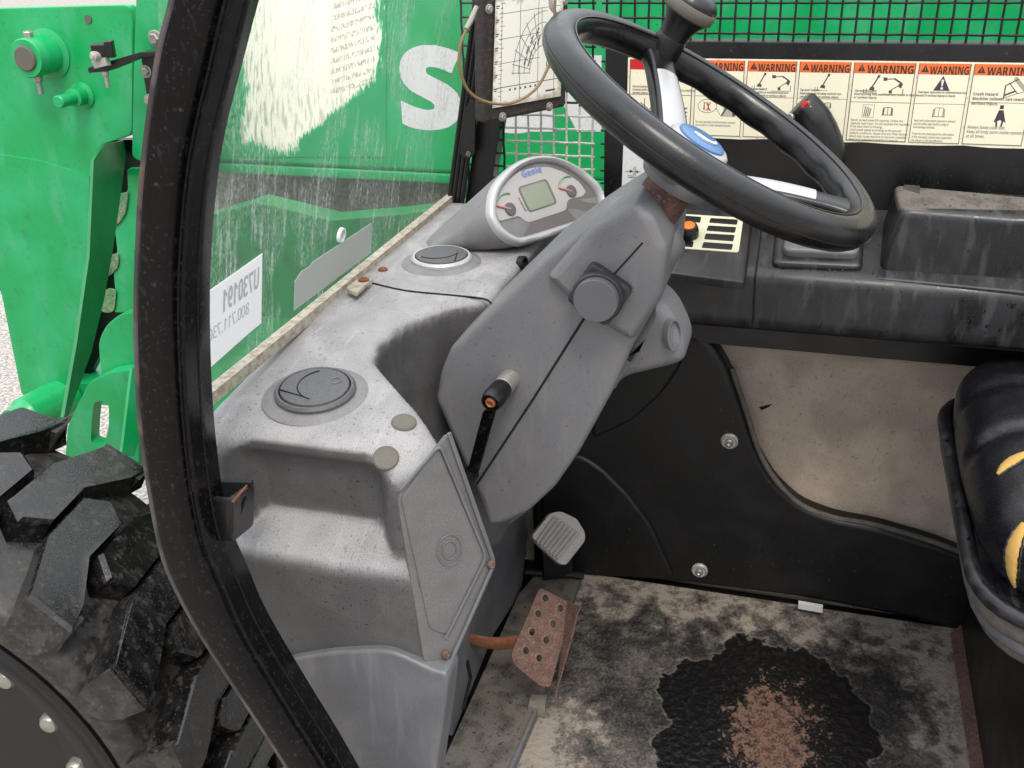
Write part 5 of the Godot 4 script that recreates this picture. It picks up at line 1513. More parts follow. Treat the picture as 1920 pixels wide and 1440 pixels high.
func machine(im: Image, c: Vector2, s: float, k: Color, up: bool):
	if up:
		line(im, c + Vector2(-0.25, 0.55) * s, c + Vector2(0.38, -0.72) * s, 6, k)
		fill(im, [c + Vector2(0.24, -0.66) * s, c + Vector2(0.34, -0.95) * s, c + Vector2(0.58, -0.88) * s, c + Vector2(0.48, -0.6) * s], k)
		fill(im, [c + Vector2(-0.45, 0.62) * s, c + Vector2(-0.3, 0.3) * s, c + Vector2(0.1, 0.35) * s, c + Vector2(0.12, 0.7) * s], k)
		line(im, c + Vector2(-0.7, 0.9) * s, c + Vector2(-0.7, 0.55) * s, 4, k); line(im, c + Vector2(-0.95, 0.9) * s, c + Vector2(-0.95, 0.6) * s, 4, k)
		line(im, c + Vector2(-1.0, 0.95) * s, c + Vector2(0.4, 0.95) * s, 3, k)
	else:
		fill(im, [c + Vector2(-1.0, -0.75) * s, c + Vector2(-0.6, -0.7) * s, c + Vector2(-0.6, -0.4) * s, c + Vector2(-1.0, -0.4) * s], k)
		line(im, c + Vector2(-0.6, -0.55) * s, c + Vector2(0.1, -0.6) * s, 5, k); line(im, c + Vector2(0.1, -0.6) * s, c + Vector2(0.8, -0.15) * s, 7, k)
		fill(im, [c + Vector2(0.45, 0.1) * s, c + Vector2(0.7, -0.3) * s, c + Vector2(0.95, -0.1) * s, c + Vector2(0.8, 0.35) * s], k)
		fill(im, [c + Vector2(-0.3, 0.85) * s, c + Vector2(-0.35, 0.55) * s, c + Vector2(-0.05, 0.5) * s, c + Vector2(0.0, 0.85) * s], k)
		line(im, c + Vector2(-0.1, 0.5) * s, c + Vector2(0.5, 0.1) * s, 4, k)
		line(im, c + Vector2(-1.0, 0.95) * s, c + Vector2(1.05, 0.95) * s, 3, k); line(im, c + Vector2(1.0, 0.9) * s, c + Vector2(1.0, 0.4) * s, 4, k)

func warning_labels():
	var st := thing("warning_label_strip", "strip of cream warning labels with orange headings across the right wall", "warning label", Vector3(0, 0.757, 0.0))
	var xs := [Vector3(-0.2489, 0.8545, 0), Vector3(-0.1608, 0.8557, 0), Vector3(-0.094, 0.8566, 0), Vector3(-0.0283, 0.8575, 0), Vector3(0.0383, 0.8584, 0), Vector3(0.1155, 0.8595, 0), Vector3(0.1794, 0.8604, 0), Vector3(0.2527, 0.8614, 0)]
	var yt := 0.8555; var yb := 0.757
	var backing := []
	for i in 24: backing.append(Vector3(-0.2505 + i * 0.031, yb - 0.0028 - 0.0009 * sin(i * 1.7) - 0.0007 * sin(i * 3.1), 0.0004))
	backing.append(Vector3(0.4625, yt + 0.002, 0.0004)); backing.append(Vector3(-0.2505, yt + 0.002, 0.0004))
	plate("backing_sheet", backing, Vector3.BACK, 0.0004, 0.0, M.label_paper, st)
	var bodies := [
		["Electrocution Hazard\nContact with electric power lines will result in death or\nserious injury.", "", ""],
		["", "", "Do not operate machine when people\nare under or near elevated boom."],
		["Tip-over Hazard\nDriving with an elevated load can\nresult in death or serious injury.", "", "Always lower the boom and load\nbefore driving."],
		["Tip-over Hazard\nImproper use of sway control can\nresult in death or serious injury.", "", "Use sway control only when boom is\nlowered, machine is stopped and\nload is low."],
		["Tip-over Hazard\nOverturning this machine can result in death\nor serious injury.", "", "Never exceed rated lift capacity. Follow the\ncapacity load chart. Do not operate this machine\nif the load chart is missing.\nLimit travel speed according to the ground\nsurface conditions, slopes and any other factors\nwhich may cause machine to become unstable.\nRead and understand operator's manual."],
		["Improper operation or maintenance can\nresult in serious injury or death.", "", "Read and understand operator's manual\nand all safety signs before using or\nmaintaining machine.\n\nIf you do not understand the information\nin the manuals, consult your supervisor,\nthe owner or the manufacturer."],
		["Crush Hazard\nMachine rollover can result in death or\nserious injury.", "", "Always fasten seat belt.\nKeep all body parts inside operator area\nat all times."]]
	for i in 7:
		var x0: float = xs[i].x + 0.0012; var x1: float = xs[i + 1].x - 0.0022
		var W := 320; var H := int(320.0 * (yt - yb) / (x1 - x0))
		var im := Image.create(W, H, false, Image.FORMAT_RGB8)
		im.fill(Color(0.90, 0.875, 0.775))
		var k := Color(0.30, 0.27, 0.26)
		var dk := Color(0.22, 0.20, 0.24)
		var split := int(H * (0.50 if i > 3 else 0.47))
		if i == 6: split = int(H * 0.47)
		var hd := int(H * 0.135)
		im.fill_rect(Rect2i(0, 0, W, hd), Color(0.74, 0.10, 0.10) if i == 0 else Color(0.88, 0.42, 0.19))
		line(im, Vector2(2, 0), Vector2(2, H), 4, k); line(im, Vector2(W - 3, 0), Vector2(W - 3, H), 4, k); line(im, Vector2(0, H - 3), Vector2(W, H - 3), 4, k)
		line(im, Vector2(0, split), Vector2(W, split), 3, k)
		line(im, Vector2(0, hd), Vector2(W, hd), 3, Color(0.75, 0.35, 0.2))
		if i > 0:
			var tx := W * 0.13; var ty := hd * 0.52; var s := hd * 0.36
			fill(im, [Vector2(tx, ty - s), Vector2(tx + s, ty + s * 0.85), Vector2(tx - s, ty + s * 0.85)], Color(0.24, 0.17, 0.18))
			line(im, Vector2(tx, ty - s * 0.3), Vector2(tx, ty + s * 0.25), 3, Color(0.88, 0.45, 0.22)); line(im, Vector2(tx, ty + s * 0.5), Vector2(tx, ty + s * 0.55), 3, Color(0.88, 0.45, 0.22))
		var py := hd + (split - hd) * 0.36
		match i:
			0:
				line(im, Vector2(60, split + 40), Vector2(120, split + 90), 4, k); line(im, Vector2(80, split + 20), Vector2(80, split + 60), 4, k); line(im, Vector2(110, split + 70), Vector2(150, split + 60), 6, k)
				for r in 7: im.fill_rect(Rect2i(210, split + 60 + r * 20, 90, 8), Color(0.45, 0.42, 0.4))
			1:
				im.fill_rect(Rect2i(150, hd + 16, 40, 22), Color(0.35, 0.33, 0.35)); im.fill_rect(Rect2i(90, hd + 16, 44, 22), Color(0.42, 0.4, 0.4))
				var p := Vector2.ZERO
				for a in 33:
					var e := Vector2(90 + cos(TAU * a / 32.0) * 62, split + 66 + sin(TAU * a / 32.0) * 44)
					if a > 0: line(im, p, e, 3, k)
					p = e
				for a in 5: line(im, Vector2(66 + a * 11, split + 40), Vector2(76 + (a * 37) % 46, split + 96), 4, Color(0.66, 0.22, 0.20))
				line(im, Vector2(70, split + 44), Vector2(66, split + 90), 5, k)
				line(im, Vector2(150, split + 80), Vector2(176, split + 120), 3, k)
				im.fill_rect(Rect2i(196, split + 60, 84, 74), Color(0.68, 0.66, 0.60)); fill(im, [Vector2(180, split + 130), Vector2(236, split + 30), Vector2(244, split + 36), Vector2(192, split + 132)], k)
				fill(im, [Vector2(258, split + 130), Vector2(262, split + 80), Vector2(274, split + 80), Vector2(278, split + 130)], k)
			2:
				machine(im, Vector2(95, py), 58, k, true); machine(im, Vector2(228, py + 6), 62, k, false)
			3:
				machine(im, Vector2(165, py), 58, k, true)
				book(im, Vector2(200, split + 40), 26, k)
				line(im, Vector2(120, split + 30), Vector2(190, split + 90), 2, k); fill(im, [Vector2(140, split + 100), Vector2(200, split + 90), Vector2(205, split + 112), Vector2(140, split + 114)], Color(0.5, 0.46, 0.44))
			4:
				machine(im, Vector2(115, py), 52, k, true); machine(im, Vector2(215, py + 4), 54, k, false)
				book(im, Vector2(205, split + 46), 34, k)
				for r in 4: line(im, Vector2(82 + r * 9, split + 76), Vector2(86 + r * 10, split + 24 + r * 4), 5, Color(0.42, 0.40, 0.38))
				line(im, Vector2(72, split + 14), Vector2(132, split + 14), 2, k); line(im, Vector2(132, split + 14), Vector2(132, split + 82), 2, k); line(im, Vector2(132, split + 82), Vector2(72, split + 82), 2, k); line(im, Vector2(72, split + 82), Vector2(72, split + 14), 2, k)
			5:
				fill(im, [Vector2(160, hd + 8), Vector2(212, hd + 104), Vector2(108, hd + 104)], Color(0.24, 0.22, 0.28))
				fill(im, [Vector2(152, hd + 32), Vector2(168, hd + 32), Vector2(163, hd + 76), Vector2(157, hd + 76)], Color(0.9, 0.88, 0.80)); fill(im, [Vector2(153, hd + 82), Vector2(167, hd + 82), Vector2(167, hd + 96), Vector2(153, hd + 96)], Color(0.9, 0.88, 0.80))
				book(im, Vector2(165, split + 54), 48, k)
			6:
				line(im, Vector2(160, hd + 130), Vector2(300, hd + 80), 3, k)
				line(im, Vector2(226, hd + 16), Vector2(282, hd + 76), 16, Color(0.62, 0.6, 0.56)); line(im, Vector2(180, hd + 56), Vector2(240, hd + 20), 5, k); line(im, Vector2(180, hd + 56), Vector2(180, hd + 120), 7, k); line(im, Vector2(180, hd + 110), Vector2(232, hd + 86), 8, k); line(im, Vector2(196, hd + 40), Vector2(246, hd + 96), 4, k)
				fill(im, [Vector2(150, split + 110), Vector2(168, split + 40), Vector2(192, split + 40), Vector2(214, split + 110), Vector2(182, split + 96)], dk)
				fill(im, [Vector2(170, split + 34), Vector2(170, split + 12), Vector2(190, split + 12), Vector2(190, split + 34)], dk)
				line(im, Vector2(164, split + 100), Vector2(168, split + 130), 9, dk); line(im, Vector2(196, split + 100), Vector2(194, split + 130), 9, dk)
		# scuffs
		for q in 26:
			var sx := rng.randi_range(6, W - 8); var sy := rng.randi_range(hd, H - 8)
			im.fill_rect(Rect2i(sx, sy, rng.randi_range(1, 3), rng.randi_range(1, 4)), Color(0.66, 0.62, 0.52))
		var mb := MB.new()
		mb.quad_uv(Vector3(x0, yb, 0.0009), Vector3(x1, yb, 0.0009), Vector3(x1, yt, 0.0009), Vector3(x0, yt, 0.0009))
		var lb := put("warning_label", mb, printed(im, 0.4), st, 40, false)
		var w := x1 - x0; var hgt := yt - yb
		if i == 0: words(lb, "heading", "DANGER", hgt * 0.085, M.white_worn, Vector3(x0 + w * 0.26, yt - hgt * 0.04, 0.0012), Vector3.RIGHT, Vector3.UP, 0.85, 700)
		else: words(lb, "heading", "WARNING", hgt * 0.098, M.warning_ink, Vector3(x0 + w * 0.22, yt - hgt * 0.036, 0.0012), Vector3.RIGHT, Vector3.UP, 0.72 * w / 0.062, 700)
		var th := hgt * 0.027
		var big := 1.35 if i == 6 else 1.0
		if bodies[i][0]: words(lb, "small_print", bodies[i][0], th * big, M.faded_ink, Vector3(x0 + w * 0.05, yt - hgt * ((0.345 if i == 6 else 0.34) if i > 3 else 0.345), 0.0012), Vector3.RIGHT, Vector3.UP, 0.92 * w / 0.071 if i > 3 else 0.86, 700, 0.0, false, -2.0)
		if bodies[i][2]: words(lb, "small_print", bodies[i][2], th * big, M.faded_ink, Vector3(x0 + w * 0.05, yb + hgt * (0.20 if i == 1 else (0.285 if i == 4 else (0.30 if i == 5 else 0.24))), 0.0012), Vector3.RIGHT, Vector3.UP, 0.86 * w / 0.071 if i > 3 else 0.84, 400, 0.0, false, -2.0)
	# white label below the strip, at the corner post
	var wl := thing("white_label", "white instruction label with arrows below the left end of the warning strip", "label", Vector3(-0.24, 0.66, 0.0))
	plate("label_sheet", [Vector3(-0.2545, 0.743, 0.0005), Vector3(-0.2128, 0.7444, 0.0005), Vector3(-0.2102, 0.6663, 0.0005), Vector3(-0.2559, 0.664, 0.0005)], Vector3.BACK, 0.0004, 0.0, M.white_worn, wl)
	var am := MB.new()
	for q in [[Vector3(-0.2505, 0.7035, 0.0009), Vector3(-0.2422, 0.7039, 0.0009)], [Vector3(-0.2294, 0.7037, 0.0009), Vector3(-0.2346, 0.7034, 0.0009)], [Vector3(-0.2386, 0.7108, 0.0009), Vector3(-0.239, 0.6972, 0.0009), Vector3(-0.2474, 0.6976, 0.0009)], [Vector3(-0.2363, 0.7109, 0.0009), Vector3(-0.2367, 0.695, 0.0009), Vector3(-0.2473, 0.6953, 0.0009)]]: tube(am, q[0] if q[0] is Array else q, 0.0003, 4)
	for q in [[Vector3(-0.2399, 0.704, 0.001), Vector3(-0.2445, 0.706, 0.001), Vector3(-0.2444, 0.7015, 0.001)], [Vector3(-0.2369, 0.7034, 0.001), Vector3(-0.2332, 0.7054, 0.001), Vector3(-0.2331, 0.7016, 0.001)]]: slab(am, q, Vector3.BACK, 0.0003)
	put("arrow_print", am, M.ink, wl)

func side_console():
	var t := thing("side_console", "long black wet right-hand console with drip marks along its front", "console", Vector3(0.15, 0.535, 0.07))
	var X0 := -0.21; var X1 := 0.62
	# profile across the cab: rises to the wall, rolled front edge, face leaning in
	var prof := [[0.666, 0.0], [0.664, 0.006], [0.624, 0.128], [0.620, 0.140], [0.613, 0.148], [0.603, 0.151], [0.560, 0.148], [0.546, 0.146], [0.540, 0.140], [0.540, 0.0]]
	var rs := []
	for x in [X0, X1]:
		var ring := PackedVector3Array()
		for q in prof: ring.append(Vector3(x, q[0], q[1]))
		rs.append(ring)
	var mb := MB.new()
	mb.rings(rs)
	put("console_body", mb, M.side_plastic, t, 42.0)
	var gp := MB.new()
	box(gp, Vector3(0.2, 0.5385, 0.05), Vector3(0.84, 0.006, 0.17))
	put("shadow_gap_strip", gp, M.gap, t)
	var tn := Vector3(0, 0.95, 0.316).normalized()
	var js := MB.new()
	tube(js, [Vector3(-0.056, 0.6595, 0.0222), Vector3(-0.0547, 0.6206, 0.1403), Vector3(-0.0547, 0.6137, 0.1512), Vector3(-0.0528, 0.5435, 0.1512)], 0.0012, 5)
	put("joint", js, M.gap, t)
	# switch panel block with a gap at its right side
	var sp := thing("switch_panel", "black switch panel with a cream plate of eight rocker switches", "switch panel", Vector3(-0.13, 0.63, 0.07))
	plate("panel_block", fil([Vector3(-0.2036, 0.6666, 0.0278), Vector3(-0.0698, 0.6625, 0.0403), Vector3(-0.0664, 0.6163, 0.1806), Vector3(-0.1795, 0.6198, 0.17)], 0.003, 2), tn, 0.012, 0.003, M.side_plastic, sp)
	plate("panel_gap", [Vector3(-0.0716, 0.6579, 0.0299), Vector3(-0.0681, 0.658, 0.0296), Vector3(-0.0652, 0.6105, 0.174), Vector3(-0.0685, 0.6104, 0.1744)], tn, 0.001, 0.0, M.gap, sp)
	plate("cream_plate", fil([Vector3(-0.1825, 0.661, 0.0488), Vector3(-0.0808, 0.6605, 0.0504), Vector3(-0.0792, 0.6363, 0.1238), Vector3(-0.182, 0.6369, 0.1221)], 0.005, 4), tn, 0.0012, 0.0004, M.cream_plate, sp)
	for q in [[Vector3(-0.124, 0.6595, 0.0555), Vector3(-0.0873, 0.6595, 0.0557), Vector3(-0.0874, 0.6556, 0.0674), Vector3(-0.1247, 0.656, 0.0662)], [Vector3(-0.1247, 0.6541, 0.0721), Vector3(-0.0876, 0.6541, 0.0721), Vector3(-0.0883, 0.6499, 0.0847), Vector3(-0.126, 0.6503, 0.0837)], [Vector3(-0.1259, 0.6484, 0.0895), Vector3(-0.0878, 0.6485, 0.0892), Vector3(-0.0883, 0.644, 0.1028), Vector3(-0.1263, 0.6442, 0.102)], [Vector3(-0.1263, 0.6424, 0.1076), Vector3(-0.0877, 0.6422, 0.1083), Vector3(-0.0884, 0.6382, 0.1205), Vector3(-0.1274, 0.6383, 0.12)], [Vector3(-0.1746, 0.6604, 0.053), Vector3(-0.1363, 0.66, 0.0543), Vector3(-0.1359, 0.6557, 0.0673), Vector3(-0.1754, 0.656, 0.0662)], [Vector3(-0.1743, 0.6537, 0.0732), Vector3(-0.1372, 0.6537, 0.0732), Vector3(-0.1376, 0.6495, 0.086), Vector3(-0.1753, 0.6499, 0.085)], [Vector3(-0.1744, 0.648, 0.0907), Vector3(-0.1377, 0.648, 0.0906), Vector3(-0.138, 0.6439, 0.1031), Vector3(-0.1754, 0.6442, 0.1022)], [Vector3(-0.1745, 0.6423, 0.1078), Vector3(-0.1388, 0.6424, 0.1077), Vector3(-0.1384, 0.6383, 0.12), Vector3(-0.1755, 0.6386, 0.1192)]]:
		plate("rocker_switch", fil(q, 0.002, 2), tn, 0.003, 0.001, M.rubber_black, sp)
	var kn := MB.new()
	var kp: Vector3 = Vector3(-0.1474, 0.6462, 0.0961)
	lathe(kn, kp, tn, [[0.0135, 0.0], [0.0135, 0.010], [0.0115, 0.014], [0.0115, 0.015]], 12)
	var ko := put("rotary_knob", kn, M.rubber_black, sp, 25.0)
	var kc := MB.new()
	lathe(kc, kp, tn, [[0.0085, 0.0145], [0.0085, 0.0165], [0.007, 0.0178], [0.001, 0.018]], 20)
	put("orange_cap", kc, M.orange_cap, ko)
	# joystick on its stepped plinth
	var j := thing("joystick", "black control joystick with red and yellow buttons behind the steering wheel", "joystick", Vector3(0.02, 0.63, 0.07))
	plate("plinth", fil([Vector3(-0.0376, 0.6561, 0.0568), Vector3(0.0747, 0.6565, 0.0554), Vector3(0.0736, 0.6313, 0.1322), Vector3(-0.0363, 0.6295, 0.1375)], 0.012, 4), tn, 0.014, 0.006, M.side_plastic, j, [], 3)
	plate("boot_flange", fil([Vector3(-0.0223, 0.6648, 0.0636), Vector3(0.067, 0.6646, 0.0645), Vector3(0.0684, 0.6453, 0.1231), Vector3(-0.0257, 0.6442, 0.1262)], 0.014, 4), tn, 0.016, 0.005, M.dash_side, j, [], 3)
	var st := MB.new()
	var c0: Vector3 = Vector3(0.0195, 0.6382, 0.07)
	lathe(st, c0, Vector3(0.02, 1, -0.1), [[0.046, -0.01], [0.044, 0.008], [0.036, 0.014], [0.038, 0.022], [0.029, 0.028], [0.031, 0.036], [0.022, 0.042], [0.012, 0.05]], 28)
	put("rubber_boot", st, M.rubber_black, j)
	var g := MB.new()
	tube(g, curve([Vector3(0.0198, 0.6491, 0.07), Vector3(0.0246, 0.692, 0.07), Vector3(0.0262, 0.7267, 0.07), Vector3(0.0211, 0.7503, 0.07), Vector3(0.0105, 0.772, 0.07), Vector3(-0.0024, 0.7914, 0.07), Vector3(-0.0154, 0.8074, 0.07), Vector3(-0.0225, 0.8144, 0.07)], 4), [0.008, 0.008, 0.009, 0.010, 0.011, 0.012, 0.013, 0.014, 0.0145, 0.015, 0.016, 0.017, 0.0185, 0.0195, 0.0205, 0.0212, 0.0216, 0.022, 0.0225, 0.0225, 0.023, 0.023, 0.0225, 0.022, 0.0215, 0.021, 0.0205, 0.0195, 0.018], 18, false, 1.05, Vector3(0.6, 0.8, 0))
	put("grip", g, M.rim_grip, j, 60.0)
	var rb := MB.new()
	lathe(rb, Vector3(-0.0119, 0.8219, 0.088), Vector3(0.6, 0.8, 0.1), [[0.0030, -0.010], [0.0030, -0.003], [0.0025, -0.001], [0.001, -0.0008]], 14)
	put("red_button", rb, M.red_button, j)
	var yb := MB.new()
	lathe(yb, Vector3(-0.007, 0.8165, 0.086), Vector3(0.7, 0.7, 0.2), [[0.0034, -0.010], [0.0034, -0.002], [0.0028, -0.0005], [0.001, 0.0]], 14)
	put("yellow_button", yb, M.yellow_button, j)
	var pv := MB.new()
	lathe(pv, Vector3(-0.0314, 0.8045, 0.097), Vector3(-0.3, 0.3, 1), [[0.0042, -0.006], [0.0042, 0.001], [0.003, 0.002], [0.002, 0.0]], 14)
	put("grip_screw", pv, M.zinc, j)
	# rain hanging along the console's front edge
	var dr := MB.new()
	for i in 150:
		var x := rng.randf_range(-0.17, 0.5)
		var y := rng.randf_range(0.0, 1.0)
		var p := Vector3(x, lerpf(0.6235, 0.609, y), lerpf(0.133, 0.1498, y))
		lathe(dr, p, Vector3(0, 0.6, 0.8), [[0.0002, -0.0004], [rng.randf_range(0.0006, 0.0015), 0.0], [0.0002, 0.0007]], 7, rng.randf_range(1.0, 3.5))
	var drops := put("rain_drops", dr, M.water, t, 60.0)
	drops.set_meta("kind", "stuff")
	# arm rest box
	var a := thing("armrest_box", "big black box with a dusty tan lid on the right console", "storage box", Vector3(0.3, 0.61, 0.06))
	plate("box_body", fil([Vector3(0.0936, 0.6239, 0.125), Vector3(0.0984, 0.6562, 0.125), Vector3(0.1082, 0.704, 0.125), Vector3(0.2485, 0.7013, 0.125), Vector3(0.3356, 0.7012, 0.125), Vector3(0.3549, 0.6082, 0.125), Vector3(0.1024, 0.6147, 0.125)], 0.012, 3), Vector3.BACK, 0.10, 0.010, M.side_plastic, a, [], 4)
	plate("box_lid", fil([Vector3(0.1091, 0.7025, 0.122), Vector3(0.2519, 0.7006, 0.122), Vector3(0.3363, 0.701, 0.122), Vector3(0.3388, 0.699, 0.055), Vector3(0.2082, 0.7164, 0.055), Vector3(0.1029, 0.7209, 0.055)], 0.012, 3), Vector3(0, 1, 0.3), 0.010, 0.004, M.lid, a, [], 3)
	plate("box_side", [Vector3(0.1105, 0.6981, 0.118), Vector3(0.101, 0.6276, 0.118), Vector3(0.1119, 0.6212, 0.055), Vector3(0.1048, 0.7162, 0.055)], Vector3(-1, 0.1, 0.3), 0.02, 0.002, M.side_plastic, a)
	plate("box_foot", fil([Vector3(0.0886, 0.6199, 0.1424), Vector3(0.2598, 0.6174, 0.15), Vector3(0.3483, 0.6185, 0.1466), Vector3(0.3531, 0.6301, 0.1116), Vector3(0.0946, 0.6289, 0.115)], 0.004, 2), tn, 0.008, 0.003, M.side_plastic, a)

func pedals():
	# rusty brake pedal: perforated tread plate on a flat arm
	var t := thing("brake_pedal", "rusty perforated brake pedal plate on a curved flat rusty arm", "pedal", Vector3(-0.29, 0.0, 0.36))
	var n := Vector3(0.55, 0.62, 0.56).normalized()
	var o := Vector3(-0.292, 0.135, 0.335)
	var fb := frame(n)
	# tread plate curved across its right edge
	var c4 := [Vector3(-0.3063, 0.1857, 0.2928), Vector3(-0.2655, 0.1604, 0.2809), Vector3(-0.2699, 0.0715, 0.3836), Vector3(-0.3252, 0.1227, 0.3811)]
	var uu: Vector3 = c4[1] - c4[0]; var vv: Vector3 = c4[3] - c4[0]
	var hp := [[0.25, 0.10], [0.78, 0.14], [0.22, 0.32], [0.74, 0.36], [0.25, 0.56], [0.72, 0.58], [0.28, 0.80], [0.72, 0.82]]
	var holes := []
	for h in hp:
		var c: Vector3 = c4[0] + uu * h[0] + vv * h[1]
		var ring := []
		for a in 10: ring.append(c + uu.normalized() * cos(TAU * a / 10.0) * 0.0042 + vv.normalized() * sin(TAU * a / 10.0) * 0.0050)
		holes.append(ring)
	var out := fil([Vector3(-0.307, 0.1865, 0.2928), Vector3(-0.2653, 0.1593, 0.2819), Vector3(-0.265, 0.1341, 0.3095), Vector3(-0.2724, 0.0828, 0.3735), Vector3(-0.2857, 0.089, 0.3797), Vector3(-0.3209, 0.1195, 0.3806), Vector3(-0.3268, 0.13, 0.3747)], 0.006, 3)
	plate("tread_plate", out, n, 0.004, 0.001, M.rust, t, holes)
	for h in hp:
		var c: Vector3 = c4[0] + uu * h[0] + vv * h[1]
		var m := MB.new()
		lathe(m, c, n, [[0.0044, -0.004], [0.0072, -0.0005], [0.0064, 0.0014], [0.0052, 0.0026], [0.0044, 0.0016], [0.0042, -0.004]], 16, 1.15, Vector3.UP, false)
		put("raised_hole", m, M.rust_pale, t, 40.0, false)
	# downturned right lip
	plate("tread_lip", fil([Vector3(-0.2669, 0.1608, 0.2818), Vector3(-0.265, 0.1341, 0.3095), Vector3(-0.2724, 0.0828, 0.3735), Vector3(-0.2697, 0.0674, 0.3789), Vector3(-0.2544, 0.1422, 0.3284), Vector3(-0.2471, 0.1625, 0.3079), Vector3(-0.2497, 0.1781, 0.3098)], 0.003, 2), Vector3(0.9, 0.1, 0.4), 0.003, 0.0008, M.rust, t)
	var arm := MB.new()
	tube(arm, curve([Vector3(-0.4429, 0.1, 0.3123), Vector3(-0.4135, 0.1, 0.3218), Vector3(-0.384, 0.1, 0.3261), Vector3(-0.3537, 0.1, 0.3207), Vector3(-0.3261, 0.1, 0.3066), Vector3(-0.3106, 0.1, 0.2908)], 4), 0.011, 12, false, 0.35, Vector3(0, 0, 1))
	put("pedal_arm", arm, M.orange_rust, t, 50.0)
	# ribbed accelerator pedal
	var a := thing("accelerator_pedal", "small ribbed bare metal accelerator pedal at the front of the floor", "pedal", Vector3(-0.33, 0, 0.1))
	var an := Vector3(0.62, 0.55, 0.56).normalized()
	var pad := fil([Vector3(-0.3665, 0.1467, 0.1196), Vector3(-0.3464, 0.1663, 0.0781), Vector3(-0.3322, 0.164, 0.0646), Vector3(-0.3081, 0.147, 0.0546), Vector3(-0.293, 0.1255, 0.059), Vector3(-0.2911, 0.1148, 0.0673), Vector3(-0.3125, 0.094, 0.1115), Vector3(-0.3216, 0.0985, 0.1171), Vector3(-0.3551, 0.1323, 0.121)], 0.006, 3)
	plate("pedal_pad", pad, an, 0.008, 0.002, M.alloy, a)
	for i in 7:
		var f := (i + 0.8) / 8.0
		var l0: Array = [Vector3(-0.3625, 0.1417, 0.1217), Vector3(-0.3219, 0.1017, 0.1159)]
		var l1: Array = [Vector3(-0.3443, 0.1637, 0.0798), Vector3(-0.2966, 0.1236, 0.0664)]
		# ribs run across the pad from its lower left edge to the upper right
		var p0: Vector3 = l0[0].lerp(l0[1], f); var p1: Vector3 = l1[0].lerp(l1[1], f)
		var m := MB.new()
		tube(m, [p0 + an * 0.0015, p1 + an * 0.0015], 0.0026, 8)
		put("rib", m, M.alloy, a)
	var hg := MB.new()
	tube(hg, [Vector3(-0.3999, 0.02, 0.0478), Vector3(-0.3325, 0.02, 0.0371), Vector3(-0.3006, 0.02, 0.0353)], 0.006, 8)
	put("hinge", hg, M.black_paint, a)
	var bp := MB.new()
	box(bp, Vector3(-0.3449, 0.05, 0.0422), Vector3(0.05, 0.07, 0.012), Basis(Vector3.UP, 0.4), 0.002)
	put("pedal_bracket", bp, M.black_paint, a)

func seat_sdf(p: Vector3) -> float:
	var c := Vector3(0.425, 0.468, 0.30)
	var q := (p - c).abs() - Vector3(0.215, 0.050, 0.235) + Vector3(0.06, 0.045, 0.10)
	var d := Vector3(maxf(q.x, 0), maxf(q.y, 0), maxf(q.z, 0))
	var r := Vector3(d.x / 0.06, d.y / 0.045, d.z / 0.10)
	var g := (r.length() - 1.0) * 0.05 + minf(maxf(q.x, maxf(q.y, q.z)), 0.0)
	var bulge := 0.012 * cos(clampf((p.z - c.z) / 0.235, -1, 1) * PI / 2)
	for gz in [0.195, 0.315]:
		g += 0.007 * exp(-pow((p.z - gz + (p.x - 0.3) * 0.12) / 0.012, 2.0)) * smoothstep(0.45, 0.5, p.y)
	return g - bulge

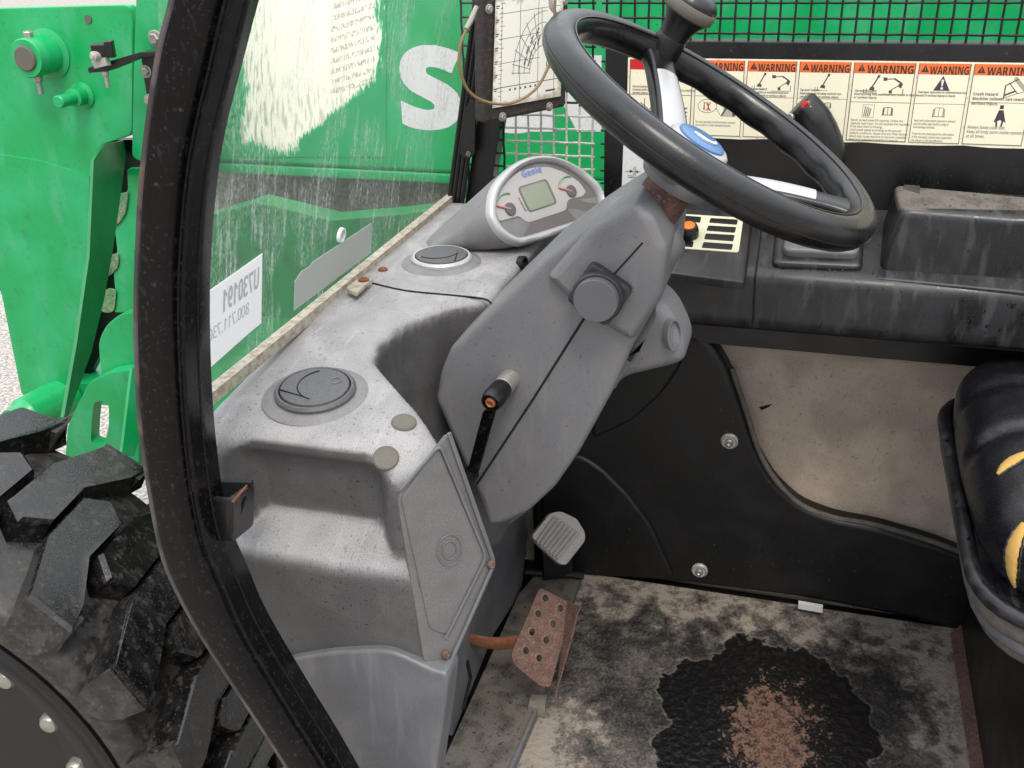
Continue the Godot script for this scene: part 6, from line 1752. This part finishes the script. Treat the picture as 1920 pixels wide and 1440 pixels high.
func seat():
	var t := thing("operator_seat", "black vinyl operator's seat with yellow foam showing through torn slits", "seat", Vector3(0.42, 0.3, 0.3))
	var mb := nets(seat_sdf, Vector3(0.17, 0.38, 0.0), Vector3(0.66, 0.56, 0.60), 0.0085)
	put("cushion", mb, M.seat_vinyl, t, 60.0)
	# rim tray and bellows below
	var levels := [[0.197, 0.430, 0.0085, M.side_plastic, "rim_tray"], [0.206, 0.408, 0.012, M.lid, "bellows"], [0.212, 0.388, 0.011, M.dash_side, "bellows"], [0.220, 0.370, 0.010, M.lid, "bellows"]]
	for q in levels:
		var m := MB.new()
		var x0: float = q[0]
		var e := x0 - 0.2
		var pts := fil([Vector3(x0, q[1], 0.06 + e), Vector3(0.66, q[1], 0.06 + e), Vector3(0.66, q[1], 0.545 - e), Vector3(x0, q[1], 0.545 - e)], 0.09, 8)
		tube(m, pts, q[2], 10, true)
		slab(m, pts, Vector3.UP, 0.004)
		put(q[4], m, q[3], t, 50.0, false)
	var base := MB.new()
	box(base, Vector3(0.47, 0.31, 0.30), Vector3(0.36, 0.10, 0.40), Basis(), 0.01)
	put("seat_base", base, M.black_paint, t)
	# torn slits
	for q in [[[Vector3(0.2161, 0.5085, 0.4034), Vector3(0.2226, 0.5138, 0.3934), Vector3(0.2322, 0.5196, 0.3857), Vector3(0.244, 0.5242, 0.3786)], 0.0085], [[Vector3(0.2298, 0.4465, 0.5076), Vector3(0.2242, 0.4576, 0.5068), Vector3(0.2212, 0.473, 0.5029), Vector3(0.2232, 0.4916, 0.4953), Vector3(0.2298, 0.5043, 0.4851)], 0.0095]]:
		var mid: Array = curve(q[0], 6)
		for i in mid.size(): mid[i] = on_seat(mid[i])
		var rs := []
		for i in mid.size():
			var d: Vector3 = (mid[mini(i + 1, mid.size() - 1)] - mid[maxi(i - 1, 0)])
			var n := seat_n(mid[i])
			var s: Vector3 = d.normalized().cross(n).normalized() * maxf(q[1] * sin(PI * (0.04 + 0.85 * i / (mid.size() - 1))) * (1.0 + 0.08 * sin(i * 2.3)), 0.0006)
			var a := on_seat(mid[i] + s); var b := on_seat(mid[i] - s)
			var c: Vector3 = mid[i] + n * 0.003
			rs.append(PackedVector3Array([a, a.lerp(c, 0.5) + n * 0.0016, c, b.lerp(c, 0.5) + n * 0.0016, b, b - n * 0.008, a - n * 0.008]))
		var m := MB.new()
		m.rings(rs)
		put("exposed_foam", m, M.foam, t, 60.0)
		for e in [0, 4]:
			var lip := MB.new()
			var lp := []
			for r in rs: lp.append(r[e])
			tube(lip, lp, 0.0016, 6)
			put("torn_edge", lip, M.seat_vinyl, t)

func seat_n(q: Vector3) -> Vector3:
	var e := 0.003
	return Vector3(seat_sdf(q + Vector3(e, 0, 0)) - seat_sdf(q - Vector3(e, 0, 0)), seat_sdf(q + Vector3(0, e, 0)) - seat_sdf(q - Vector3(0, e, 0)), seat_sdf(q + Vector3(0, 0, e)) - seat_sdf(q - Vector3(0, 0, e))).normalized()

func on_seat(p: Vector3) -> Vector3:
	for i in 30: p -= seat_n(p) * clampf(seat_sdf(p), -0.01, 0.01) * 0.7
	return p
